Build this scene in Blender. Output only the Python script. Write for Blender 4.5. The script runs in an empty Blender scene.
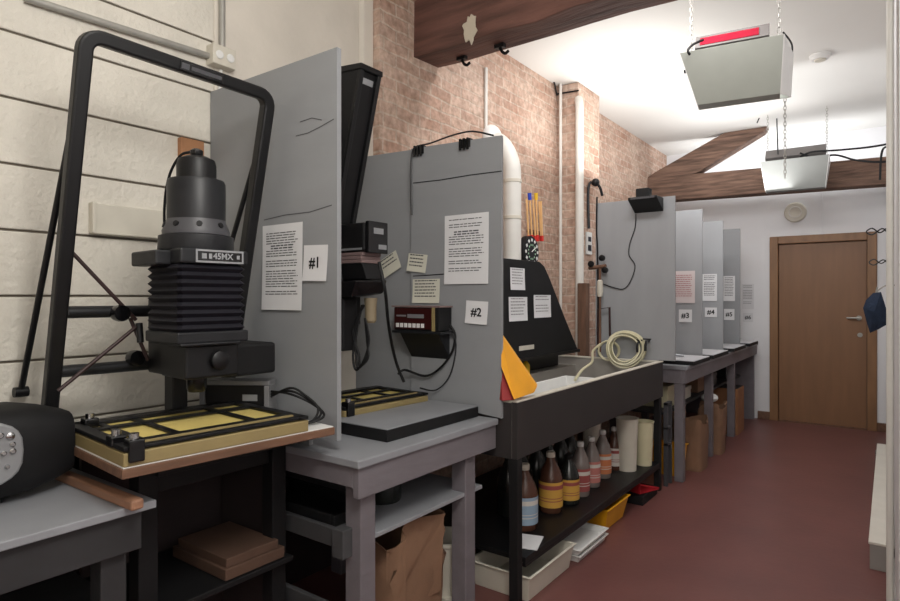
import bpy, bmesh, math, random
from mathutils import Vector, Matrix, Euler
random.seed(7)
PI = math.pi
SC = bpy.context.scene
COL = SC.collection
# ------------------------------------------------------------------ camera model (measured from the photo)
F = 600.0; VPU = 890.0; HV = 298.0; CZ = 1.40
AL = math.atan((VPU-450)/F); SA, CA = math.sin(AL), math.cos(AL)
def ray(u, v):
    r = (u-450)/F
    return Vector((-SA+r*CA, CA+r*SA, (HV-v)/F))
def PX(u, v, X): d = ray(u, v); k = X/d.x; return Vector((X, d.y*k, CZ+d.z*k))
def PY(u, v, Y): d = ray(u, v); k = Y/d.y; return Vector((d.x*k, Y, CZ+d.z*k))
def PZ(u, v, Z): d = ray(u, v); k = (Z-CZ)/d.z; return Vector((d.x*k, d.y*k, Z))
def PD(u, v, dep): d = ray(u, v); return Vector((d.x*dep, d.y*dep, CZ+d.z*dep))

# ------------------------------------------------------------------ materials
def lin(c):
    o = []
    for x in c:
        x = x/255.0
        o.append(x/12.92 if x <= .04045 else ((x+.055)/1.055)**2.4)
    return tuple(o)
MATS = {}
def mat(name, rgb, rough=.6, metal=0, var=.15, scale=8, stretch=(1,1,1), bump=0.0, emit=None, rgb2=None, thr=None, spec=.5, trans=0, bscale=None):
    if name in MATS: return MATS[name]
    m = bpy.data.materials.new(name); m.use_nodes = True
    nt = m.node_tree; N = nt.nodes; L = nt.links
    b = N['Principled BSDF']
    b.inputs['Roughness'].default_value = rough; b.inputs['Metallic'].default_value = metal
    b.inputs['Specular IOR Level'].default_value = spec
    if trans: b.inputs['Transmission Weight'].default_value = trans
    tc = N.new('ShaderNodeTexCoord'); mp = N.new('ShaderNodeMapping'); mp.inputs['Scale'].default_value = stretch
    L.new(tc.outputs['Object'], mp.inputs['Vector'])
    nz = N.new('ShaderNodeTexNoise'); nz.inputs['Scale'].default_value = scale; nz.inputs['Detail'].default_value = 6
    L.new(mp.outputs[0], nz.inputs['Vector'])
    cr = N.new('ShaderNodeValToRGB')
    c = lin(rgb)
    if rgb2 is None:
        c0 = tuple(x*(1-var) for x in c); c1 = tuple(min(1, x*(1+var)) for x in c)
        cr.color_ramp.elements[0].position = .3; cr.color_ramp.elements[1].position = .7
    else:
        c0 = c; c1 = lin(rgb2); t = thr or (.4, .6)
        cr.color_ramp.elements[0].position = t[0]; cr.color_ramp.elements[1].position = t[1]
    cr.color_ramp.elements[0].color = (*c0, 1); cr.color_ramp.elements[1].color = (*c1, 1)
    L.new(nz.outputs['Fac'], cr.inputs['Fac']); L.new(cr.outputs[0], b.inputs['Base Color'])
    if bump:
        n2 = N.new('ShaderNodeTexNoise'); n2.inputs['Scale'].default_value = bscale or scale*3; n2.inputs['Detail'].default_value = 5
        L.new(mp.outputs[0], n2.inputs['Vector'])
        bp = N.new('ShaderNodeBump'); bp.inputs['Strength'].default_value = bump; bp.inputs['Distance'].default_value = .02
        L.new(n2.outputs['Fac'], bp.inputs['Height']); L.new(bp.outputs[0], b.inputs['Normal'])
    if emit:
        b.inputs['Emission Color'].default_value = (*lin(emit[0]), 1); b.inputs['Emission Strength'].default_value = emit[1]
    MATS[name] = m
    return m

def brick_mat(name, axis='yz'):
    m = bpy.data.materials.new(name); m.use_nodes = True
    nt = m.node_tree; N = nt.nodes; L = nt.links; b = N['Principled BSDF']; b.inputs['Roughness'].default_value = .9
    b.inputs['Specular IOR Level'].default_value = .15
    tc = N.new('ShaderNodeTexCoord'); sp = N.new('ShaderNodeSeparateXYZ'); L.new(tc.outputs['Object'], sp.inputs[0])
    ad = N.new('ShaderNodeMath'); ad.operation = 'ADD'; L.new(sp.outputs['X'], ad.inputs[0]); L.new(sp.outputs['Y'], ad.inputs[1])
    cb = N.new('ShaderNodeCombineXYZ'); L.new(ad.outputs[0], cb.inputs['X']); L.new(sp.outputs['Z'], cb.inputs['Y'])
    wn = N.new('ShaderNodeTexNoise'); wn.inputs['Scale'].default_value = 5
    L.new(tc.outputs['Object'], wn.inputs['Vector'])
    ms = N.new('ShaderNodeVectorMath'); ms.operation = 'SCALE'; ms.inputs['Scale'].default_value = .035; L.new(wn.outputs['Color'], ms.inputs[0])
    va = N.new('ShaderNodeVectorMath'); va.operation = 'ADD'; L.new(cb.outputs[0], va.inputs[0]); L.new(ms.outputs[0], va.inputs[1])
    br = N.new('ShaderNodeTexBrick'); L.new(va.outputs[0], br.inputs['Vector'])
    br.inputs['Scale'].default_value = 1; br.inputs['Brick Width'].default_value = .215; br.inputs['Row Height'].default_value = .072
    br.inputs['Mortar Size'].default_value = .007; br.inputs['Mortar Smooth'].default_value = .4; br.inputs['Bias'].default_value = -.1
    br.inputs['Color1'].default_value = (*lin((206, 174, 156)), 1); br.inputs['Color2'].default_value = (*lin((178, 138, 119)), 1)
    br.inputs['Mortar'].default_value = (*lin((210, 190, 174)), 1)
    n1 = N.new('ShaderNodeTexNoise'); n1.inputs['Scale'].default_value = 2.2; n1.inputs['Detail'].default_value = 9; n1.inputs['Roughness'].default_value = .7
    L.new(tc.outputs['Object'], n1.inputs['Vector'])
    r1 = N.new('ShaderNodeValToRGB'); r1.color_ramp.elements[0].position = .36; r1.color_ramp.elements[1].position = .66
    r1.color_ramp.elements[0].color = (0, 0, 0, 1); r1.color_ramp.elements[1].color = (.7, .7, .7, 1); L.new(n1.outputs['Fac'], r1.inputs['Fac'])
    mx = N.new('ShaderNodeMix'); mx.data_type = 'RGBA'; L.new(r1.outputs[0], mx.inputs[0]); L.new(br.outputs['Color'], mx.inputs[6])
    mx.inputs[7].default_value = (*lin((220, 200, 185)), 1)
    n3 = N.new('ShaderNodeTexNoise'); n3.inputs['Scale'].default_value = 30; n3.inputs['Detail'].default_value = 6; L.new(tc.outputs['Object'], n3.inputs['Vector'])
    r3 = N.new('ShaderNodeValToRGB'); r3.color_ramp.elements[0].position = .3; r3.color_ramp.elements[1].position = .7
    r3.color_ramp.elements[0].color = (.62, .60, .58, 1); r3.color_ramp.elements[1].color = (1.0, 1.0, 1.0, 1); L.new(n3.outputs['Fac'], r3.inputs['Fac'])
    mu = N.new('ShaderNodeMix'); mu.data_type = 'RGBA'; mu.blend_type = 'MULTIPLY'; mu.inputs[0].default_value = 1
    L.new(mx.outputs[2], mu.inputs[6]); L.new(r3.outputs[0], mu.inputs[7]); L.new(mu.outputs[2], b.inputs['Base Color'])
    su = N.new('ShaderNodeMath'); su.operation = 'SUBTRACT'; L.new(n3.outputs['Fac'], su.inputs[0]); L.new(br.outputs['Fac'], su.inputs[1])
    bp = N.new('ShaderNodeBump'); bp.inputs['Strength'].default_value = .55; bp.inputs['Distance'].default_value = .012
    L.new(su.outputs[0], bp.inputs['Height']); L.new(bp.outputs[0], b.inputs['Normal'])
    return m

BRICK = brick_mat('worn_brick')
BLOCKP = mat('painted_block', (214, 209, 198), .7, var=.09, scale=3, bump=.4, bscale=40)
PLASTER = mat('cream_plaster', (212, 205, 194), .8, var=.08, scale=2.5, bump=.35, bscale=12)
GROUT = mat('block_joint', (120, 112, 100), .9, var=.2)
WHITEW = mat('white_wall', (226, 226, 228), .7, var=.03, scale=2, bump=.05)
CEIL = mat('ceiling_white', (226, 225, 221), .85, var=.025, scale=1.2, bump=.05)
FLOOR = mat('red_painted_floor', (108, 68, 64), .40, var=.12, scale=2.6, bump=.06, bscale=30, spec=.4)
GREY = mat('grey_painted_board', (140, 142, 145), .55, var=.04, scale=3, stretch=(.6, 2, 3), bump=.03)
GREYL = mat('light_grey_panel', (150, 152, 155), .55, var=.05, scale=4, stretch=(2, 2, .5), bump=.05)
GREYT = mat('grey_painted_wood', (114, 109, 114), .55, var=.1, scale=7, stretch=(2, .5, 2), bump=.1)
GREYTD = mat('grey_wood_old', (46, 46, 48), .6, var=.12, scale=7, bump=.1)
TABTOP = mat('grey_table_top', (140, 142, 147), .5, var=.06, scale=6)
BLACK = mat('black_metal', (15, 15, 17), .45, var=.2, scale=9, spec=.35)
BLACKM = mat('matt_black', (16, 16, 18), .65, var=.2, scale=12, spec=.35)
BLACKG = mat('gloss_black', (14, 14, 16), .2, var=.2)
DKGREY = mat('dark_grey_metal', (29, 30, 33), .42, var=.15, scale=10, spec=.35)
MIDGREY = mat('mid_grey_metal', (68, 68, 72), .45, var=.12, scale=10)
SILVER = mat('silver_plastic', (150, 152, 155), .35, metal=.4, var=.08)
CHROME = mat('chrome', (190, 190, 192), .22, metal=1, var=.05)
STEEL = mat('galvanised', (162, 160, 154), .4, metal=.3, var=.12, scale=14)
REDROD = mat('dark_red_rod', (50, 30, 30), .5, var=.2)
NAVY = mat('navy_cloth', (26, 40, 62), .9, var=.2, scale=30, bump=.3)
NAVYP = mat('dark_navy_plastic', (20, 20, 34), .5, var=.2)
WOODB = mat('brown_wood_edge', (108, 78, 60), .55, var=.25, scale=6, stretch=(6, .6, 6), bump=.1)
DOWELM = mat('reddish_wood', (152, 112, 88), .5, var=.2, scale=6, stretch=(.8, 8, 8))
OLDWOOD = mat('old_timber', (112, 88, 75), .85, var=.5, scale=4, stretch=(.8, 5, 9), bump=.6)
DKWOOD = mat('dark_timber', (104, 72, 63), .7, var=.4, scale=3, stretch=(.8, 5, 7), bump=.5)
POSTW = mat('post_brown', (104, 76, 60), .8, var=.35, scale=5, stretch=(5, 5, .8), bump=.4)
BEAMW = mat('white_plaster_smear', (200, 190, 172), .9, var=.1)
DOORM = mat('door_brown', (128, 92, 64), .5, var=.08, scale=3, stretch=(5, 1, .5))
DOORF = mat('door_frame_wood', (134, 98, 66), .5, var=.14, scale=5, stretch=(3, 1, .6))
PAPER = mat('paper', (214, 214, 216), .8, var=.02)
PAPERC = mat('cream_note', (206, 204, 190), .8, var=.03)
PAPERPK = mat('pinkish_paper', (206, 194, 194), .8, var=.02)
INK = mat('ink', (70, 70, 74), .8, var=.1)
INKL = mat('ink_pale', (140, 138, 140), .8, var=.1)
INKR = mat('ink_red', (170, 110, 112), .8, var=.1)
INKB = mat('ink_black', (18, 18, 20), .8)
YELB = mat('easel_yellow', (206, 186, 112), .55, var=.06)
YELE = mat('easel_edge_yellow', (140, 124, 84), .55, var=.08)
YELT = mat('yellow_plastic', (224, 160, 30), .35, var=.08)
YELO = mat('orange_yellow_tray', (236, 164, 36), .4, var=.1, scale=5)
REDP = mat('red_plastic', (170, 30, 40), .4, var=.1)
RED2 = mat('red_tray', (150, 36, 38), .5, var=.1)
BLUEP = mat('blue_rubber', (40, 70, 190), .5)
YELR = mat('yellow_rubber', (235, 190, 40), .5)
REDR = mat('red_rubber', (205, 40, 34), .5)
STICK = mat('bamboo', (226, 180, 124), .6, var=.12)
WHITEP = mat('white_plastic', (222, 222, 220), .4, var=.03)
OFFW = mat('offwhite_plastic', (204, 199, 186), .5, var=.06)
PVC = mat('white_pvc', (216, 214, 208), .45, var=.05)
CREAMT = mat('cream_tube', (206, 200, 168), .3, var=.06)
KRAFT = mat('kraft_paper', (132, 101, 79), .85, var=.12, scale=6, bump=.25)
KRAFTL = mat('kraft_light', (172, 140, 112), .85, var=.1, scale=6, bump=.2)
CARDB = mat('cardboard', (142, 98, 66), .85, var=.1)
BOTBR = mat('brown_bottle', (84, 54, 42), .25, var=.2)
BOTDK = mat('dark_bottle', (34, 36, 34), .25, var=.2)
BOTCL = mat('clear_grey_bottle', (126, 116, 112), .25, var=.1)
LBLUE = mat('label_blue_grey', (142, 164, 184), .6, var=.05)
LYEL = mat('label_yellow', (204, 158, 70), .6, var=.05)
LRED = mat('label_red', (152, 74, 72), .6, var=.05)
LORG = mat('label_orange', (200, 122, 80), .6, var=.05)
LWHT = mat('label_white', (206, 200, 192), .6, var=.05)
LPINK = mat('label_pink', (190, 120, 112), .6, var=.05)
SINKIN = mat('sink_grey_lining', (150, 146, 140), .4, var=.08, scale=6)
SINKOUT = mat('sink_dark_outer', (44, 40, 40), .6, var=.1, scale=6)
SLGREY2 = mat('safelight_grey_far', (132, 134, 131), .7, var=.04)
SLGREY = mat('safelight_grey', (164, 168, 160), .45, var=.04)
REDGLOW = mat('red_filter', (130, 8, 34), .3, emit=((190, 16, 60), .3))
REDLED = mat('red_led', (38, 18, 18), .3, emit=((220, 40, 30), .01))
GREENG = mat('timer_green', (150, 190, 160), .5)
PINKB = mat('pink_bellows', (124, 104, 102), .6, var=.1)
TANL = mat('tan_lens', (138, 124, 100), .5, var=.1)
BELLOW = mat('bellows_black', (17, 16, 25), .65, var=.2, spec=.3)
CORKORANGE = mat('orange_wood_block', (172, 124, 88), .7, var=.15, scale=10)
HEATW = mat('heater_white', (216, 212, 202), .5, var=.04)
HEATG = mat('heater_end_grey', (150, 146, 142), .5, var=.04)

# ------------------------------------------------------------------ mesh building
class MB:
    def __init__(s): s.bm = bmesh.new(); s.mi = 0; s.T = None
    def mat(s, i): s.mi = i; return s
    def v(s, p):
        p = Vector(p)
        if s.T is not None: p = s.T @ p
        return s.bm.verts.new(p)
    def f(s, vs):
        try:
            fc = s.bm.faces.new(vs); fc.material_index = s.mi; return fc
        except ValueError: return None
    def box(s, x0, x1, y0, y1, z0, z1):
        P = [s.v((x, y, z)) for z in (z0, z1) for x, y in ((x0, y0), (x1, y0), (x1, y1), (x0, y1))]
        for q in ((3,2,1,0), (4,5,6,7), (0,1,5,4), (1,2,6,5), (2,3,7,6), (3,0,4,7)): s.f([P[i] for i in q])
        return s
    def obox(s, c, sz, rot=(0,0,0)):
        M = Matrix.Translation(Vector(c)) @ Euler(rot).to_matrix().to_4x4()
        return s.hexa([M @ Vector((x*sz[0]/2, y*sz[1]/2, z*sz[2]/2)) for z in (-1, 1) for x, y in ((-1,-1), (1,-1), (1,1), (-1,1))])
    def hexa(s, pts):                       # 4 bottom + 4 top, counter-clockwise
        P = [s.v(p) for p in pts]
        for q in ((3,2,1,0), (4,5,6,7), (0,1,5,4), (1,2,6,5), (2,3,7,6), (3,0,4,7)): s.f([P[i] for i in q])
        return s
    def prism(s, poly, vec):
        vec = Vector(vec)
        a = [s.v(p) for p in poly]; b = [s.v(Vector(p)+vec) for p in poly]
        n = len(a); s.f(a[::-1]); s.f(b)
        for i in range(n): s.f([a[i], a[(i+1) % n], b[(i+1) % n], b[i]])
        return s
    def cyl(s, p0, p1, r0, r1=None, n=16, caps=True):
        r1 = r0 if r1 is None else r1
        p0 = Vector(p0); p1 = Vector(p1); d = (p1-p0).normalized()
        a = d.orthogonal().normalized(); b = d.cross(a)
        A = []; B = []
        for i in range(n):
            t = 2*PI*i/n; o = a*math.cos(t)+b*math.sin(t)
            A.append(s.v(p0+o*r0)); B.append(s.v(p1+o*r1))
        for i in range(n): s.f([A[i], A[(i+1) % n], B[(i+1) % n], B[i]])
        if caps: s.f(A[::-1]); s.f(B)
        return s
    def tube(s, pts, r, n=8, closed=False, sq=False):
        pts = [Vector(p) for p in pts]; N = len(pts); rings = []
        up = None
        for i in range(N):
            if closed: t = pts[(i+1) % N]-pts[i-1]
            else: t = pts[min(i+1, N-1)]-pts[max(i-1, 0)]
            t.normalize()
            if up is None: up = t.orthogonal().normalized()
            up = (up-t*up.dot(t)).normalized(); w = t.cross(up)
            rr = r[i] if isinstance(r, (list, tuple)) else r
            rings.append([s.v(pts[i]+(up*math.cos(2*PI*k/n)+w*math.sin(2*PI*k/n))*rr) for k in range(n)])
        R = range(N if closed else N-1)
        for i in R:
            a = rings[i]; b = rings[(i+1) % N]
            for k in range(n): s.f([a[k], a[(k+1) % n], b[(k+1) % n], b[k]])
        if not closed: s.f(rings[0][::-1]); s.f(rings[-1])
        return s
    def lathe(s, prof, c=(0,0,0), n=24, axis='z', cap=True):
        c = Vector(c); rings = []
        for r, h in prof:
            ring = []
            for k in range(n):
                a = 2*PI*k/n; x, y = r*math.cos(a), r*math.sin(a)
                p = {'z': (x, y, h), 'x': (h, x, y), 'y': (y, h, x)}[axis]
                ring.append(s.v(c+Vector(p)))
            rings.append(ring)
        for i in range(len(rings)-1):
            a, b = rings[i], rings[i+1]
            for k in range(n): s.f([a[k], a[(k+1) % n], b[(k+1) % n], b[k]])
        if cap: s.f(rings[0][::-1]); s.f(rings[-1])
        return s
    def torus(s, c, R, r, nrm=(0,0,1), n=28, k=8, arc=1.0, wob=0):
        nrm = Vector(nrm).normalized(); a = nrm.orthogonal().normalized(); b = nrm.cross(a); c = Vector(c)
        m = n if arc >= 1 else int(n*arc)+1
        pts = [c+(a*math.cos(2*PI*i/n)+b*math.sin(2*PI*i/n))*(R+wob*math.sin(3*2*PI*i/n))+nrm*wob*math.cos(2*2*PI*i/n) for i in range(m)]
        return s.tube(pts, r, k, closed=arc >= 1)
    def sphere(s, c, r, sx=1, sy=1, sz=1, n=16, m=10):
        c = Vector(c); rows = []
        for i in range(1, m):
            t = PI*i/m
            rows.append([s.v(c+Vector((r*sx*math.sin(t)*math.cos(2*PI*k/n), r*sy*math.sin(t)*math.sin(2*PI*k/n), -r*sz*math.cos(t)))) for k in range(n)])
        bt = s.v(c-Vector((0,0,r*sz))); tp = s.v(c+Vector((0,0,r*sz)))
        for i in range(len(rows)-1):
            for k in range(n): s.f([rows[i][k], rows[i][(k+1) % n], rows[i+1][(k+1) % n], rows[i+1][k]])
        for k in range(n):
            s.f([bt, rows[0][(k+1) % n], rows[0][k]]); s.f([tp, rows[-1][k], rows[-1][(k+1) % n]])
        return s
    def quad(s, a, b, c, d): s.f([s.v(a), s.v(b), s.v(c), s.v(d)]); return s

W = {}
def props(o, label=None, cat=None, group=None, kind=None):
    if label: o['label'] = label
    if cat: o['category'] = cat
    if group: o['group'] = group
    if kind: o['kind'] = kind
    return o
def build(name, mb, mats, parent=None, bevel=0, smooth=False, label=None, cat=None, group=None, kind=None, seg=2, recenter=True):
    bm = mb.bm
    bmesh.ops.recalc_face_normals(bm, faces=bm.faces[:])
    if parent is not None: off = W[parent].copy()
    elif recenter and bm.verts:
        xs = [v.co.x for v in bm.verts]; ys = [v.co.y for v in bm.verts]; zs = [v.co.z for v in bm.verts]
        off = Vector(((min(xs)+max(xs))/2, (min(ys)+max(ys))/2, min(zs)))
    else: off = Vector((0,0,0))
    for v in bm.verts: v.co -= off
    if smooth:
        for f in bm.faces: f.smooth = True
    me = bpy.data.meshes.new(name); bm.to_mesh(me); bm.free()
    for m in (mats if isinstance(mats, (list, tuple)) else [mats]): me.materials.append(m)
    o = bpy.data.objects.new(name, me); COL.objects.link(o)
    if parent is not None: o.parent = parent; W[o] = off
    else: o.location = off; W[o] = off
    if smooth:
        try: me.set_sharp_from_angle(angle=math.radians(38))
        except Exception: pass
    if bevel:
        md = o.modifiers.new('bevel', 'BEVEL'); md.width = bevel; md.segments = seg; md.limit_method = 'ANGLE'; md.angle_limit = math.radians(40)
    return props(o, label, cat, group, kind)
def thing(name, label, cat, loc=(0,0,0), group=None, kind=None):
    o = bpy.data.objects.new(name, None); o.empty_display_size = .1; COL.objects.link(o); o.location = loc; W[o] = Vector(loc)
    return props(o, label, cat, group, kind)
def copy_tree(o, parent=None):
    c = o.copy(); COL.objects.link(c)
    if parent is not None: c.parent = parent
    for ch in list(o.children): copy_tree(ch, c)
    return c
def catmull(pts, k=6):
    pts = [Vector(p) for p in pts]; out = []
    for i in range(len(pts)-1):
        p0 = pts[max(i-1, 0)]; p1 = pts[i]; p2 = pts[i+1]; p3 = pts[min(i+2, len(pts)-1)]
        for j in range(k):
            t = j/k
            out.append(.5*((2*p1)+(p2-p0)*t+(2*p0-5*p1+4*p2-p3)*t*t+(3*p1-p0-3*p2+p3)*t**3))
    out.append(pts[-1]); return out
def cable(name, pts, r, m, label=None, cat='cable', parent=None, n=6, k=6, group=None):
    return build(name, MB().tube(catmull(pts, k), r, n), m, parent, smooth=True, label=label, cat=cat if parent is None else None, group=group)
def text_into(mb, s, size, M, mi=0, bold=0):
    cu = bpy.data.curves.new('lettering', 'FONT'); cu.body = s; cu.size = size; cu.align_x = 'CENTER'; cu.align_y = 'CENTER'; cu.offset = bold; cu.resolution_u = 3
    ob = bpy.data.objects.new('lettering', cu); COL.objects.link(ob)
    dg = bpy.context.evaluated_depsgraph_get(); me = bpy.data.meshes.new_from_object(ob.evaluated_get(dg))
    vs = [mb.v(M @ v.co) for v in me.vertices]
    old = mb.mi; mb.mi = mi
    for p in me.polygons: mb.f([vs[i] for i in p.vertices])
    mb.mi = old
    bpy.data.objects.remove(ob); bpy.data.curves.remove(cu); bpy.data.meshes.remove(me)

# ================================================================== ROOM
XL = -2.36; XB = -2.28; YF = 7.75; ZC = 3.2
build('floor', MB().box(-2.7, 1.2, -1.6, YF+.15, -.1, 0), FLOOR, kind='structure')
build('ceiling', MB().box(-2.7, 1.2, -1.6, YF+.15, ZC, ZC+.1), CEIL, kind='structure')
# block wall: real courses with open joints
m = MB().box(XL-.25, XL-.012, -1.6, 1.49, 0, ZC); 
zj = [1.187-.22*k for k in range(6, 0, -1)]+[1.187+.22*k for k in range(0, 10)]
zj = [z for z in zj if z < ZC-.05]
lo = 0.0; m2 = MB()
rows = zj+[ZC]
m.mi = 0
for i, z in enumerate(rows):
    m.mi = 1
    if z-lo > .02: m.box(XL-.012, XL, -1.6, 1.49, lo+.004, z-.004)
    lo = z
build('wall_left', m, [GROUT, BLOCKP], bevel=.004, kind='structure')
build('wall_left_plaster', MB().box(XL-.25, XL+.004, 1.49, 2.44, 0, ZC).prism([(XL+.004, 2.36, 0), (XL+.03, 2.38, 0), (XL+.035, 2.45, 0), (XL-.01, 2.46, 0)], (0,0,ZC)), PLASTER, bevel=.008, kind='structure')
build('wall_left_brick', MB().box(XB-.3, XB, 2.45, YF+.15, 0, ZC), BRICK, kind='structure', recenter=False)
build('wall_left_pier', MB().box(XB-.02, -2.09, 4.65, 5.1, 0, ZC-.005), BRICK, kind='structure', recenter=False)
dx0, dx1, dz = -1.115, -.11, 2.10
build('wall_far', MB().box(XB, dx0+.05, YF, YF+.15, 0, ZC).box(dx1-.05, .3, YF, YF+.15, 0, ZC).box(dx0+.05, dx1-.05, YF, YF+.15, dz-.05, ZC), WHITEW, kind='structure')
build('wall_right', MB().box(.02, .2, 1.9, YF, 0, ZC), WHITEW, kind='structure')
build('wall_right_return', MB().box(.2, 1.2, 1.9, 2.05, 0, ZC), WHITEW, kind='structure')
build('wall_right_near', MB().box(1.05, 1.2, -1.6, 1.9, 0, ZC), WHITEW, kind='structure')
build('wall_back', MB().box(-2.7, 1.2, -1.75, -1.6, 0, ZC), PLASTER, kind='structure')
build('baseboard_far', MB().box(-1.24, dx0, YF-.02, YF, 0, .09).box(dx1, .02, YF-.02, YF, 0, .09), WOODB, bevel=.004, kind='structure')
build('trim_1', MB().box(-.62, -.60, YF-.012, YF, 2.1, ZC), WHITEW, bevel=.003, kind='structure')
# door
dr = thing('door_1', None, None, ((dx0+dx1)/2, YF, 0), kind='structure')
fw = .085
build('door_frame', MB().box(dx0, dx0+fw, YF-.03, YF+.12, 0, dz).box(dx1-fw, dx1, YF-.03, YF+.12, 0, dz).box(dx0+fw, dx1-fw, YF-.03, YF+.12, dz-fw, dz), DOORF, dr, bevel=.006)
build('door_leaf', MB().box(dx0+fw+.004, dx1-fw-.004, YF+.02, YF+.06, .008, dz-fw-.004), DOORM, dr, bevel=.003)
hp = PY(859, 318, YF+.02)
build('door_handle', MB().cyl(hp, hp+Vector((0,-.05,0)), .012).cyl(hp+Vector((0,-.045,0)), hp+Vector((-.11,-.045,0)), .009).cyl(hp, hp+Vector((0,-.008,0)), .026), STEEL, dr, smooth=True)
kp = PY(860, 335, YF+.02)
build('lock', MB().cyl(kp, kp+Vector((0,-.01,0)), .024).box(kp.x-.003, kp.x+.003, kp.y-.03, kp.y-.01, kp.z-.02, kp.z+.004), STEEL, dr, smooth=True)
build('threshold', MB().box(dx0+fw, dx1-fw, YF-.03, YF+.1, 0, .007), WOODB, dr)

# ================================================================== BEAMS
def beam(mb, pts8): return mb.hexa(pts8)
b = MB()
n = 14
y0, y1, z0, z1 = 2.75, 2.99, 2.82, 3.17
random.seed(3)
prev = None
for i in range(n+1):
    x = XB-.02+(2.0+.9)*i/n; j = lambda: random.uniform(-.008, .008)
    ring = [b.v((x, y0+j(), z0+j()+.01)), b.v((x, y1+j(), z0+j()+.02)), b.v((x, y1, z1)), b.v((x, y0+j(), z1))]
    if prev:
        for k in range(4): b.f([prev[k], prev[(k+1) % 4], ring[(k+1) % 4], ring[k]])
    else: b.f(ring[::-1])
    prev = ring
b.f(prev)
# plaster smear patch on the near face
b.mi = 1
c = PY(470, 28, y0-.006)
pp = [(c.x+.055*math.cos(a)*random.uniform(.6, 1.1), c.y, c.z+.09*math.sin(a)*random.uniform(.6, 1.1)) for a in [2*PI*i/22 for i in range(22)]]
b.prism(pp, (0, .010, 0))
build('timber_beam', b, [DKWOOD, BEAMW], bevel=.01, label='dark brown roof beam spanning the room near the camera, with a pale plaster smear', cat='beam')
for i, (u, v) in enumerate(((462, 58), (500, 46))):
    p = PZ(u, v, 2.825)
    mb = MB().box(p.x-.03, p.x+.03, p.y-.015, p.y+.015, p.z-.012, p.z+.01).tube(catmull([p+Vector((0,0,-.01)), p+Vector((.02,-.01,-.04)), p+Vector((.035,0,-.05)), p+Vector((.05,.01,-.035))]), .009, 6)
    build('beam_hook', mb, BLACK, smooth=True, label=['black hook under the dark beam, nearer the brick wall', 'black hook under the dark beam, farther from the brick wall'][i], cat='hook', group='hooks under the near beam')
yb = 7.0
b = MB(); pa = [PY(655, 199, yb), PY(892, 184, yb), PY(892, 157, yb), PY(655, 176, yb)]
pa = [Vector((XB-.02, yb, 2.52)), Vector((.02, yb, 2.475)), Vector((.02, yb, 2.735)), Vector((XB-.02, yb, 2.80))]
b.prism([tuple(p) for p in pa], (0, .2, 0))
build('timber_beam', b, OLDWOOD, bevel=.012, label='weathered brown roof beam crossing in front of the far wall above the door', cat='beam')
b = MB()
q = [Vector((XB-.01, yb+.02, 2.60)), PY(700, 171, yb+.02), PY(763, 132, yb+.02), PY(767, 125, yb+.02), PY(724, 126, yb+.02), PY(655, 172, yb+.02), Vector((XB-.01, yb+.02, 2.81))]
for p in q: p.z = min(p.z, ZC-.002)
b.prism([tuple(p) for p in q], (0, .16, 0))
build('timber_brace', b, OLDWOOD, bevel=.01, label='slanting timber brace rising from the far beam to the ceiling', cat='beam')

# ================================================================== BLOCK WALL FITTINGS
xw = XL+.018
a = PX(25, -2, xw); c = PX(212, 57, xw)
build('conduit_pipe', MB().cyl(a, c, .013), STEEL, smooth=True, label='galvanised metal conduit running across the cream block wall', cat='pipe')
bx = PX(220, 59, xw)
jb = thing('junction_box', 'white double outlet box on the cream wall at the conduit end', 'socket', (XL, bx.y, bx.z-.04))
build('box_body', MB().box(XL, XL+.055, bx.y-.055, bx.y+.055, bx.z-.04, bx.z+.045), OFFW, jb, bevel=.004)
for s in (-.026, .026):
    build('socket_face', MB().lathe([(.018, 0), (.018, .004), (.012, .006)], (XL+.055, bx.y+s, bx.z+.002), axis='x'), WHITEP, jb)
build('conduit_pipe', MB().cyl((xw, bx.y+.01, bx.z+.045), (xw, bx.y+.01, ZC), .014), STEEL, smooth=True, label='vertical metal conduit rising from the outlet box to the ceiling', cat='pipe')
cable('wall_cable', [PX(221, 70, XL+.02), PX(220, 85, XL+.02), PX(216, 120, XL+.02), PX(214, 165, XL+.02), PX(212, 215, XL+.02), PX(214, 260, XL+.02)], .006, WHITEP, 'thin white cable hanging down the wall from the outlet box')
a = PX(180, 137, XL+.02); c = PX(203, 161, XL+.02)
build('wood_block', MB().box(XL, XL+.03, a.y, c.y, c.z-.03, a.z), CORKORANGE, bevel=.003, label='small orange wood block on the wall behind the large enlarger head', cat='wood block')
a = PX(92, 203, XL+.02); c = PX(172, 234, XL+.02)
m = MB().prism([(XL, a.y, a.z-.105), (XL, c.y, a.z-.105), (XL, c.y, a.z), (XL, a.y, a.z)], (.03, 0, 0)).box(XL, XL+.036, a.y-.004, a.y+.012, a.z-.11, a.z+.004).box(XL, XL+.036, a.y, c.y, a.z-.112, a.z-.102)
build('wall_cover', m, OFFW, bevel=.004, label='long cream cover plate fixed to the block wall behind the large enlarger', cat='cover')

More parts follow.
